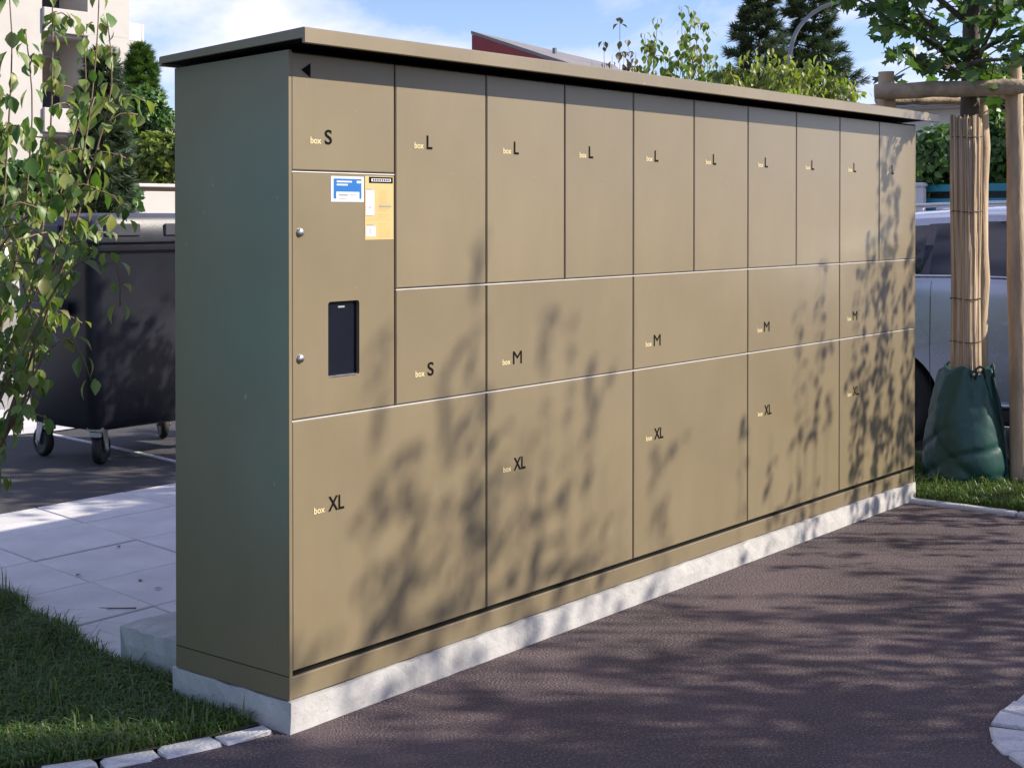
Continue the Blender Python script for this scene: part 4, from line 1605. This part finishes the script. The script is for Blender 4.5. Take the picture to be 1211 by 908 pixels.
# ------------------------------------------------------------------ cars
def build_car(name, label, loc, rot, paint, detail=True):
    """car pointing along local +X, centre on the ground"""
    root = thing(name, loc, label, 'car')
    root.rotation_euler = (0, 0, rot)
    import bmesh
    # stations: x, bottom z, belt z, roof z, half width belt, half width roof
    ST = [(-2.12, .48, .86, .90, .66, .56), (-2.08, .34, .98, 1.06, .80, .66), (-1.98, .28, 1.06, 1.30, .86, .66), (-1.72, .24, 1.14, 1.545, .895, .66),
          (-1.30, .22, 1.175, 1.615, .905, .67), (-.75, .22, 1.185, 1.65, .905, .675), (-.2, .22, 1.175, 1.655, .905, .675), (.3, .22, 1.155, 1.62, .905, .665),
          (.62, .22, 1.13, 1.52, .905, .65), (.95, .22, 1.10, 1.28, .90, .66), (1.15, .22, 1.07, 1.10, .895, .68), (1.6, .24, 1.00, 1.02, .875, .66),
          (1.95, .26, .90, .92, .82, .60), (2.12, .34, .76, .79, .72, .5), (2.17, .44, .62, .66, .62, .45)]

    def sec(i):
        x, zb, zl, zr, wb, wr = ST[i]
        mid = zb+(zl-zb)*.5
        half = [(.0, zb), (wb*.80, zb), (wb*.955, zb+.06), (wb*.985, zb+.18), (wb, mid), (wb*.992, zl-.12), (wb*.968, zl),
                (wb*.968+(wr-wb*.968)*.5, zl+(zr-zl)*.52), (wr*1.02, zr-(zr-zl)*.10), (wr*.90, zr-(zr-zl)*.02), (wr*.5, zr+.018), (0, zr+.022)]
        return [(x, y, z) for y, z in half]
    n = len(sec(0))
    V, Fc = [], []
    for i in range(len(ST)):
        h = sec(i)
        V += h+[(x, -y, z) for x, y, z in h[1:-1]]
    m_ = 2*n-2
    idx = lambda i, k: i*m_+k
    loop = list(range(n))+[n+k for k in range(n-3, -1, -1)]
    for i in range(len(ST)-1):
        for a in range(m_):
            Fc.append((idx(i, loop[a]), idx(i, loop[(a+1) % m_]), idx(i+1, loop[(a+1) % m_]), idx(i+1, loop[a])))
    Fc.append(tuple(loop))
    Fc.append(tuple(idx(len(ST)-1, k) for k in loop[::-1]))
    b = MB()
    b.add(V, [f[::-1] for f in Fc])
    body = b.build('body', paint, root)
    # wheel openings
    cb = MB()
    for x in (-1.33, 1.33):
        cb.tube([(x, -1.2, .33), (x, 1.2, .33)], .375, 40)
    cut = cb.build('cutter', M['trim'])
    cut.parent = root
    md = body.modifiers.new('arches', 'BOOLEAN')
    md.operation = 'DIFFERENCE'
    md.object = cut
    md.solver = 'EXACT'
    bpy.context.view_layer.update()
    dg = bpy.context.evaluated_depsgraph_get()
    me = bpy.data.meshes.new_from_object(body.evaluated_get(dg))
    body.modifiers.clear()
    body.data = me
    bpy.data.objects.remove(cut)
    smooth_by_angle(body, 32)
    if len(me.materials) == 0:
        me.materials.append(paint)

    def surf(x, t, side):
        """point on the greenhouse side: t 0 at the belt, 1 at the roof edge"""
        for i in range(len(ST)-1):
            if ST[i][0] <= x <= ST[i+1][0]:
                u = (x-ST[i][0])/(ST[i+1][0]-ST[i][0])
                a, c_ = np.array(sec(i)), np.array(sec(i+1))
                break
        s_ = a*(1-u)+c_*u
        k = t*2
        p = s_[6]*(1-k)+s_[7]*k if k <= 1 else s_[7]*(2-k)+s_[8]*(k-1)
        return np.array([x, side*(p[1]+.006), p[2]])
    for side in (1, -1):
        for xs, lo, hi in ((np.linspace(-1.68, -1.10, 5), .06, .86), (np.linspace(-1.04, -.16, 6), .05, .88), (np.linspace(-.08, .80, 7), .05, .88)):
            b = MB()
            V = []
            for x in xs:
                h2 = hi
                l2 = lo
                if x < -1.45: h2, l2 = hi-.10, lo+.10
                V += [surf(x, l2, side), surf(x, (l2+h2)/2, side), surf(x, h2, side)]
            Fc = []
            for i in range(len(xs)-1):
                for k in (0, 1):
                    f = (i*3+k, (i+1)*3+k, (i+1)*3+k+1, i*3+k+1)
                    Fc.append(f[::-1] if side > 0 else f)
            b.add(V, Fc)
            b.build('side_window', M['carglass'], root, True)
        for xa, xb in ((-1.10, -1.04), (-.16, -.08)):
            b = MB()
            V = [surf(xa, .05, side), surf(xb, .05, side), surf(xb, .47, side), surf(xa, .47, side), surf(xb, .88, side), surf(xa, .88, side)]
            Fc = [(0, 1, 2, 3), (3, 2, 4, 5)]
            b.add(V, [f[::-1] for f in Fc] if side > 0 else Fc)
            b.build('door_pillar', M['carglass'], root)
        b = MB()
        V = [surf(x, .03, side)+np.array([0, side*.004, 0]) for x in np.linspace(-1.7, .95, 14)]
        b.tube(V, .009, 6)
        b.build('window_trim', M['chrome'], root, True)
        b = MB()
        b.tube([(x, side*(.62+.02*math.sin((x+1.7)/2.2*3.14)), 1.635+.05*math.sin((x+1.75)/2.4*3.14)) for x in np.linspace(-1.6, .45, 9)], .016, 8)
        b.build('roof_rail', M['chrome'], root, True)
        for x in (-.72, .18):
            b = MB().cbox(x-.09, x+.09, min(side*.885, side*.925), max(side*.885, side*.925), 1.01, 1.035, .008)
            b.build('door_handle', paint, root)
        for x in (-1.02, -.10, .92):
            b = MB()
            b.tube([(x, side*.8905, .40), (x, side*.9045, .70), (x, side*.8985, 1.05), (x, side*.879, 1.16)], .0028, 4)
            b.build('door_gap', M['trim'], root)
        b = MB().cbox(-.92, .92, min(side*.86, side*.915), max(side*.86, side*.915), .245, .345, .02)
        b.build('sill_trim', M['trim'], root)
        b = MB().cbox(-.90, .90, min(side*.89, side*.921), max(side*.89, side*.921), .350, .372, .006)
        b.build('sill_strip', M['chrome'], root)
        m2 = MB().cbox(.70, .86, min(side*.93, side*1.08), max(side*.93, side*1.08), 1.12, 1.25, .03)
        m2.build('mirror', paint, root)
        b = MB().cbox(1.86, 2.06, min(side*.55, side*.76), max(side*.55, side*.76), .72, .86, .03)
        b.build('headlight', M['clearlamp'], root)
        b = MB().cbox(-2.08, -1.94, min(side*.66, side*.82), max(side*.66, side*.82), .92, 1.16, .03)
        b.build('tail_lamp', M['rearlamp'], root)
    # windscreens
    for i0, i1, nm in ((8, 10, 'windscreen'), (2, 3, 'rear_window')):
        a, c_ = ST[i0], ST[i1]
        b = MB()
        V = []
        ii = (8, 9, 10) if nm == 'windscreen' else (2, 3)
        for k in ii:
            x, zb, zl, zr, wb, wr = ST[k]
            dx = .012 if nm == 'windscreen' else -.012
            for y in np.linspace(-.86, .86, 7):
                V.append((x+dx, y*wr, zr+.012+.008*(1-y*y)+.012))
        nn = 7
        Fc = [(i*nn+j, i*nn+j+1, (i+1)*nn+j+1, (i+1)*nn+j) for i in range(len(ii)-1) for j in range(nn-1)]
        b.add(V, Fc)
        b.build(nm, M['carglass'], root, True)
    MB().cbox(2.10, 2.20, -.55, .55, .36, .50, .03).build('bumper_grille', M['trim'], root)
    MB().cbox(-2.17, -2.06, -.70, .70, .40, .56, .03).build('rear_bumper', M['trim'], root)
    for x in (-1.33, 1.33):
        for side in (-1, 1):
            w = bpy.data.objects.new('wheel', None)
            link(w, root)
            w.location = (x, side*.80, .33)
            n = 32
            pr = [(.20, -.09), (.30, -.10), (.325, -.08), (.33, 0), (.325, .08), (.30, .10), (.20, .09)]
            V, Fc = [], []
            for k in range(n):
                an = 2*math.pi*k/n
                V += [(r_*math.cos(an), y, r_*math.sin(an)) for r_, y in pr]
            p_ = len(pr)
            for k in range(n):
                for j in range(p_):
                    Fc.append((k*p_+j, ((k+1) % n)*p_+j, ((k+1) % n)*p_+(j+1) % p_, k*p_+(j+1) % p_))
            b = MB()
            b.add(V, Fc)
            b.build('tyre', M['rubber'], w, True)
            b = MB()
            b.tube([(0, -.07, 0), (0, .07, 0)], .205, 32)
            for k in range(5):
                an = 2*math.pi*k/5
                d0 = np.array([math.cos(an), 0, math.sin(an)])
                b.tube([d0*.03+np.array([0, side*.085, 0]), d0*.20+np.array([0, side*.08, 0])], [.035, .022], 6)
            b.tube([(0, side*.06, 0), (0, side*.10, 0)], .045, 14)
            b.build('rim', M['rim'], w)
    b = MB().box(-1.9, 1.9, -.62, .62, .19, .22)
    b.build('underbody', M['trim'], root)
    return root


# side towards the lockers lies on x = 6.3; tail towards +Y
build_car('parked_car', 'silver blue estate car parked beside the verge behind the green watering bag', (7.21, -.45, -.004), R(-90), M['carpaint'])
pc = gnd(-10, 21.0)
build_car('parked_car', 'pale silver car parked on the far road behind the arching shrub', (pc[0]-1.4, pc[1]+.8, -.004), R(165), M['carpaint2'])

# ------------------------------------------------------------------ teal fence, hedge and pale house behind the car
def fence():
    z0 = 0.0
    a, b_ = at(1080, 232, 0, 11.4), at(1300, 232, 0, 11.4)
    ya, yb = max(a[1], b_[1])+1.5, min(a[1], b_[1])
    root = thing('board_fence', (11.4, (ya+yb)/2, 0), 'teal painted board fence behind the silver car', 'fence')
    o0 = np.array(root.location)
    zz = [(.10, .40), (.47, .77), (.84, 1.14), (1.21, 1.50), (at(1150, 246, 0, 11.4)[2]-.02, at(1150, 234.5, 0, 11.4)[2]), (at(1150, 226.5, 0, 11.4)[2], at(1150, 217.5, 0, 11.4)[2])]
    for lo, hi in zz:
        b = MB(o0).cbox(11.40, 11.43, yb, ya, lo, hi, .006)
        b.build('board', M['teal'], root, loc=(0, 0, 0))
    y = ya-.05
    b = MB(o0).box(11.50, 11.52, yb, ya, .05, 1.86)
    b.build('backing_sheet', M['trim'], root, loc=(0, 0, 0))
    k = 0
    while y > yb:
        b = MB(o0).cbox(11.435, 11.495, y-.04, y+.04, 0, 1.9, .006)
        b.build('post', M['greywall'], root, loc=(0, 0, 0))
        y -= 2.0
    p = at(1088, 225, 0, 11.3)
    tp = thing('marker_post', (11.3, p[1], 0), 'short white marker post at the end of the teal fence', 'post')
    b = MB()
    b.cbox(-.05, .05, -.05, .05, 0, at(1088, 216, 0, 11.3)[2]-.05, .012)
    b.build('shaft', M['greywall'], tp)
    zt = at(1088, 216, 0, 11.3)[2]
    b = MB()
    b.cbox(-.065, .065, -.065, .065, zt-.05, zt, .02)
    b.build('cap', M['greywall'], tp)


fence()
rl = np.random.RandomState(12)


def lobes_px(spec):
    """(x, y, depth, rx px, ry px) -> world ellipsoids"""
    out = []
    for x, y, d_, rx, ry in spec:
        p = dp(x, y, d_)
        s_ = d_/F_PX
        out.append((p[0], p[1], p[2], rx*s_, rx*s_, ry*s_))
    return out


bush('broadleaf_hedge', 'bright green leafy bush behind the teal fence', gnd(1150, 15.5), lobes_px([(1110, 190, 15.2, 34, 42), (1160, 175, 15.6, 40, 50), (1205, 185, 15.3, 40, 45), (1130, 235, 15.5, 50, 40), (1190, 240, 15.5, 50, 40)]),
     9000, .11, M['hedgeleaf'], 61)
bush('broadleaf_tree', 'dark green tree rising behind the wooden stakes', gnd(1215, 18.5), lobes_px([(1190, 120, 18.5, 26, 40), (1235, 110, 18.5, 40, 60), (1215, 150, 18.2, 36, 34)]), 5000, .12, M['mapleleaf'], 62, 'tree', trunk_r=.1)
# pale house
hp = at(1128, 200, 0, 21.0)
hl = at(1020, 200, 0, 21.0)
HS = thing('pale_house', (24, (hp[1]+hl[1])/2, 0), 'low pale grey house with flat projecting roof edge behind the hedge', 'house')
h0 = np.array(HS.location)
ztop = at(1090, 131, 0, 21)[2]
b = MB(h0).box(21, 29, hp[1]-.2, hl[1]+6, 0, ztop)
b.build('wall', M['greywall'], HS, loc=(0, 0, 0))
b = MB(h0).cbox(20.5, 29.5, hp[1]-.5, hl[1]+6.5, ztop+.004, at(1090, 123, 0, 21)[2], .02)
b.build('roof', M['render'], HS, loc=(0, 0, 0))
b = MB(h0).cbox(20.46, 20.496, hp[1]-.5, hl[1]+6.5, ztop+.02, ztop+.09, .006)
b.build('gutter', M['lamppole'], HS, loc=(0, 0, 0))
for k in range(4):
    yw = hp[1]+.9+k*2.2
    f = MB(h0).cbox(20.95, 20.996, yw, yw+1.2, 1.0, 2.3, .01).build('window', M['render'], HS, loc=(0, 0, 0))
    MB(h0).box(20.935, 20.948, yw+.08, yw+1.12, 1.08, 2.22).build('pane', M['pane'], f, loc=(0, 0, 0))

# ------------------------------------------------------------------ red gabled building
def red_building():
    A = dp(558, 37, 30.0)
    C_ = dp(735, 95, 27.5)
    B_ = dp(727, 77, 36.0)
    E_ = dp(558, 37, 30.0)+(B_-dp(735, 95, 27.5))*.0
    root = thing('red_building', (A[0], A[1], 0), 'dark red clad building with grey sloping roof seen over the lockers', 'building')
    o0 = np.array(root.location)
    A2 = A+np.array([0, 0, -.05])
    wallb = MB(o0)
    D2 = A+(B_-A)*1.0
    foot = [A, C_, B_]
    b = MB(o0)
    tp = [A+np.array([0, 0, -.075]), C_+np.array([0, 0, -.075]), B_+np.array([0, 0, -.075])]
    bt = [np.array([p[0], p[1], 0]) for p in foot]
    b.add(tp+bt, [(0, 1, 4, 3), (1, 2, 5, 4), (2, 0, 3, 5)])
    b.build('wall', M['redwall'], root, loc=(0, 0, 0))
    b = MB(o0)
    ov = (A-C_)/np.linalg.norm(A-C_)*.12
    t3 = [A+ov*.2, C_-ov*3, B_]
    b.add(t3+[p-np.array([0, 0, .07]) for p in t3], [(0, 1, 2), (5, 4, 3), (0, 3, 4, 1), (1, 4, 5, 2), (2, 5, 3, 0)])
    b.build('roof', M['roofgrey'], root, loc=(0, 0, 0))
    p = dp(656, 66, 31)
    b = MB(o0)
    b.tube([p-np.array([0, 0, .6]), p+np.array([0, 0, .16])], .05, 8)
    b.build('vent_pipe', M['lamppole'], root, loc=(0, 0, 0))


red_building()

# ------------------------------------------------------------------ street lamp
lb = gnd(933, 26)
LP = thing('street_lamp', lb, 'grey curved street lamp in front of the dark pines', 'street lamp')
pts = [lb+np.array([0, 0, -.1]), dp(933, 150, 26), dp(933, 82, 26), dp(934.5, 62, 26), dp(940, 42, 26), dp(952, 24, 26), dp(972, 9, 26), dp(1000, 0, 26), dp(1030, -5, 26)]
b = MB(lb)
pp = resample(pts, .25)
b.tube(pp, [.058-.028*i/len(pp) for i in range(len(pp))], 10)
b.build('pole', M['lamppole'], LP, True, loc=(0, 0, 0))
e_ = dp(1030, -5, 26)
ed = dp(1060, -6, 26)-e_
b = MB(lb)
b.tube([e_, e_+ed*.3, e_+ed*.9, e_+ed*1.2], [.05, .11, .13, .04], 10)
b.build('lamp_head', M['lamppole'], LP, True, loc=(0, 0, 0))

# ------------------------------------------------------------------ conifers
def htop(x, y, d_): return dp(x, y, d_)[2]


conifer('dark_pine', 'dark pine with feathery crown left of the street lamp', gnd(898, 40), htop(898, -22, 40), 1.45, 5200, 71, zlow=2.0, size=.30, layers=17, power=.6, lmin=.3, sag=-.15)
conifer('dark_pine', 'tall broad dark pine directly behind the street lamp', gnd(962, 42), htop(962, -60, 42), 1.75, 6600, 72, zlow=2.0, size=.31, layers=19, power=.55, lmin=.3, sag=-.15)
conifer('cypress', 'dark conical evergreen beside the white apartment block', gnd(122, 17), htop(122, 62, 17), .42, 6500, 73, zlow=.2, size=.15, layers=22, sag=-.5, power=.45)
conifer('spruce', 'blue green conifer right of the white apartment block', gnd(168, 36), htop(164, 56, 36), 1.15, 7000, 74, zlow=1.0, size=.24, layers=24, power=.7, m=M['hedgeleaf'])
bush('garden_bush', 'yellow green bush above the low white wall', gnd(182, 31), lobes_px([(182, 185, 31, 24, 28), (165, 200, 31, 20, 26), (205, 190, 31, 26, 32), (225, 180, 31, 25, 30), (190, 215, 31, 30, 26)]), 5500, .16, M['limeleaf'], 63)
bush('garden_tree', 'mid green round tree behind the cypress', gnd(160, 33), lobes_px([(172, 130, 33, 24, 26), (150, 165, 33, 22, 26), (190, 142, 33, 16, 16)]), 4200, .15, M['hedgeleaf'], 64, 'tree', trunk_r=.1)
bush('garden_bush', 'deep green bush at the foot of the cypress', gnd(120, 19), lobes_px([(100, 225, 19, 26, 30), (140, 235, 19, 24, 26), (60, 215, 19, 30, 34), (20, 225, 19, 34, 34)]), 5000, .11, M['mapleleaf'], 65)

hb = np.array([-3.6, 5.4, 0])  # hedge added out of view to keep bright sky off the locker end
bush('broadleaf_hedge', 'tall dark green hedge on the lawn behind the teal collection bin', hb, [(-4.9, 4.6, 1.6, 1.2, 1.0, 1.7), (-3.6, 5.4, 1.9, 1.3, 1.0, 2.1), (-2.3, 6.1, 1.7, 1.2, 1.0, 1.9), (-1.4, 6.8, 1.5, 1.0, 1.0, 1.7), (-3.6, 5.5, 3.4, 1.0, .9, 1.0), (-2.0, 6.3, 3.0, .9, .9, 1.0)], 14000, .16, M['mapleleaf'], 66)
# low white wall
wa = at(164, 217, 1, 17.0)
LW = thing('garden_wall', (wa[0]+4, 17.0, 0), 'low white panelled garden wall with grey coping', 'wall')
w0 = np.array(LW.location)
zt = wa[2]
for k in range(8):
    x0 = wa[0]+k*1.0
    MB(w0).cbox(x0+.008, x0+.992, 17.0, 17.18, 0, zt-.13, .012).build('wall_panel', M['render'], LW, loc=(0, 0, 0))
MB(w0).box(wa[0]+.02, wa[0]+7.98, 17.05, 17.16, 0, zt-.06).build('wall_core', M['shutter'], LW, loc=(0, 0, 0))
MB(w0).cbox(wa[0]-.05, wa[0]+8.05, 16.93, 17.25, zt-.06, zt, .012).build('coping', M['reveal'], LW, loc=(0, 0, 0))

# terracotta house far behind
tp = gnd(190, 46)
TH = thing('terracotta_house', (tp[0]+3, tp[1]+2, 0), 'distant terracotta house glimpsed between bush and lockers', 'house')
t0 = np.array(TH.location)
zt = dp(190, 143, 46)[2]
tl = dp(174, 150, 46)
MB(t0).box(tl[0], tl[0]+9, tl[1], tl[1]+6, 0, zt-.25).build('wall', M['terracotta'], TH, loc=(0, 0, 0))
MB(t0).cbox(tl[0]-.3, tl[0]+9.3, tl[1]-.3, tl[1]+6.3, zt-.246, zt, .03).build('roof', M['roofgrey'], TH, loc=(0, 0, 0))
for k in range(3):
    f = MB(t0).cbox(tl[0]+.8+k*2.4, tl[0]+2.0+k*2.4, tl[1]-.05, tl[1]-.004, zt-2.0, zt-.7, .01).build('window', M['render'], TH, loc=(0, 0, 0))
    MB(t0).box(tl[0]+.9+k*2.4, tl[0]+1.9+k*2.4, tl[1]-.066, tl[1]-.052, zt-1.9, zt-.8).build('pane', M['pane'], f, loc=(0, 0, 0))

# ------------------------------------------------------------------ white apartment block
def apartment():
    cr_ = dp(153, 60, 44)
    xr, yf = cr_[0], cr_[1]
    X = lambda px_: at(px_, 100, 1, yf)[0]
    x1, x0 = X(50), X(104)
    lx0, lx1 = X(50), X(104)              # loggia bay
    root = thing('apartment_block', (xr-5, yf+5, 0), 'white rendered apartment block with loggias and balconies at the left', 'apartment block')
    o0 = np.array(root.location)
    P = lambda b, nm, m, par=root: b.build(nm, M[m], par, loc=(0, 0, 0))
    zf = [6.95-2.87*2+2.87*k for k in range(5)]
    H = zf[-1]+3.2
    xl = X(-60)
    P(MB(o0).box(xl, lx0, yf, yf+9, 0, H), 'wall', 'render')
    P(MB(o0).box(lx1, xr, yf, yf+9, 0, H), 'wall', 'render')
    P(MB(o0).box(lx0, lx1, yf+1.5, yf+9, 0, H), 'loggia_back_wall', 'render')
    for k, z in enumerate(zf):
        P(MB(o0).box(lx0+.002, lx1-.002, yf+.05, yf+1.498, z-.20, z), 'loggia_floor', 'reveal')
        P(MB(o0).cbox(lx0+.45*(k % 1), lx1-.02, yf-.10, yf+.04, z-.1, z+.60, .015), 'parapet', 'render')
        # window with brown roller blind and pane
        wx0 = lx0+.35
        f = P(MB(o0).cbox(wx0, wx0+1.5, yf+1.44, yf+1.496, z+.05, z+2.3, .02), 'window', 'render')
        P(MB(o0).box(wx0+.1, wx0+1.4, yf+1.42, yf+1.436, z+.12, z+1.2), 'pane', 'pane', f)
        sh = P(MB(o0).box(wx0+.1, wx0+1.4, yf+1.41, yf+1.436, z+1.204, z+2.2), 'roller_blind', 'shutter', f)
        # windows on the plain wall
        wx = lx0-2.6
        f = P(MB(o0).cbox(wx, wx+1.2, yf-.05, yf-.003, z+.85, z+2.25, .02), 'window', 'reveal')
        P(MB(o0).box(wx+.1, wx+1.1, yf-.066, yf-.052, z+.95, z+2.15), 'pane', 'pane', f)
        P(MB(o0).cbox(wx-.08, wx+1.28, yf-.16, yf-.054, z+.78, z+.84, .01), 'sill', 'reveal')
        # balcony on the short side
        bx = xr
        P(MB(o0).cbox(bx+.004, bx+1.0, yf+.6, yf+4.2, z-.16, z, .01), 'balcony_floor', 'render')
        P(MB(o0).cbox(bx+.92, bx+1.0, yf+.6, yf+4.2, z+.004, z+.55, .01), 'balcony_front', 'greywall')
        P(MB(o0).cbox(bx+.004, bx+.915, yf+.6, yf+.68, z+.004, z+.55, .01), 'balcony_end', 'greywall')
        P(MB(o0).cbox(lx1+.004, xr-.01, yf-.006, yf-.002, z-.02, z+.03, .001), 'joint_band', 'reveal')
    P(MB(o0).cbox(xl-.2, xr+.2, yf-.2, yf+9.2, H+.004, H+.3, .03), 'roof', 'roofgrey')
    P(MB(o0).box(xr-.0+.004, xr+.06, yf+.1, yf+.2, 0, H), 'downpipe', 'lamppole')


apartment()
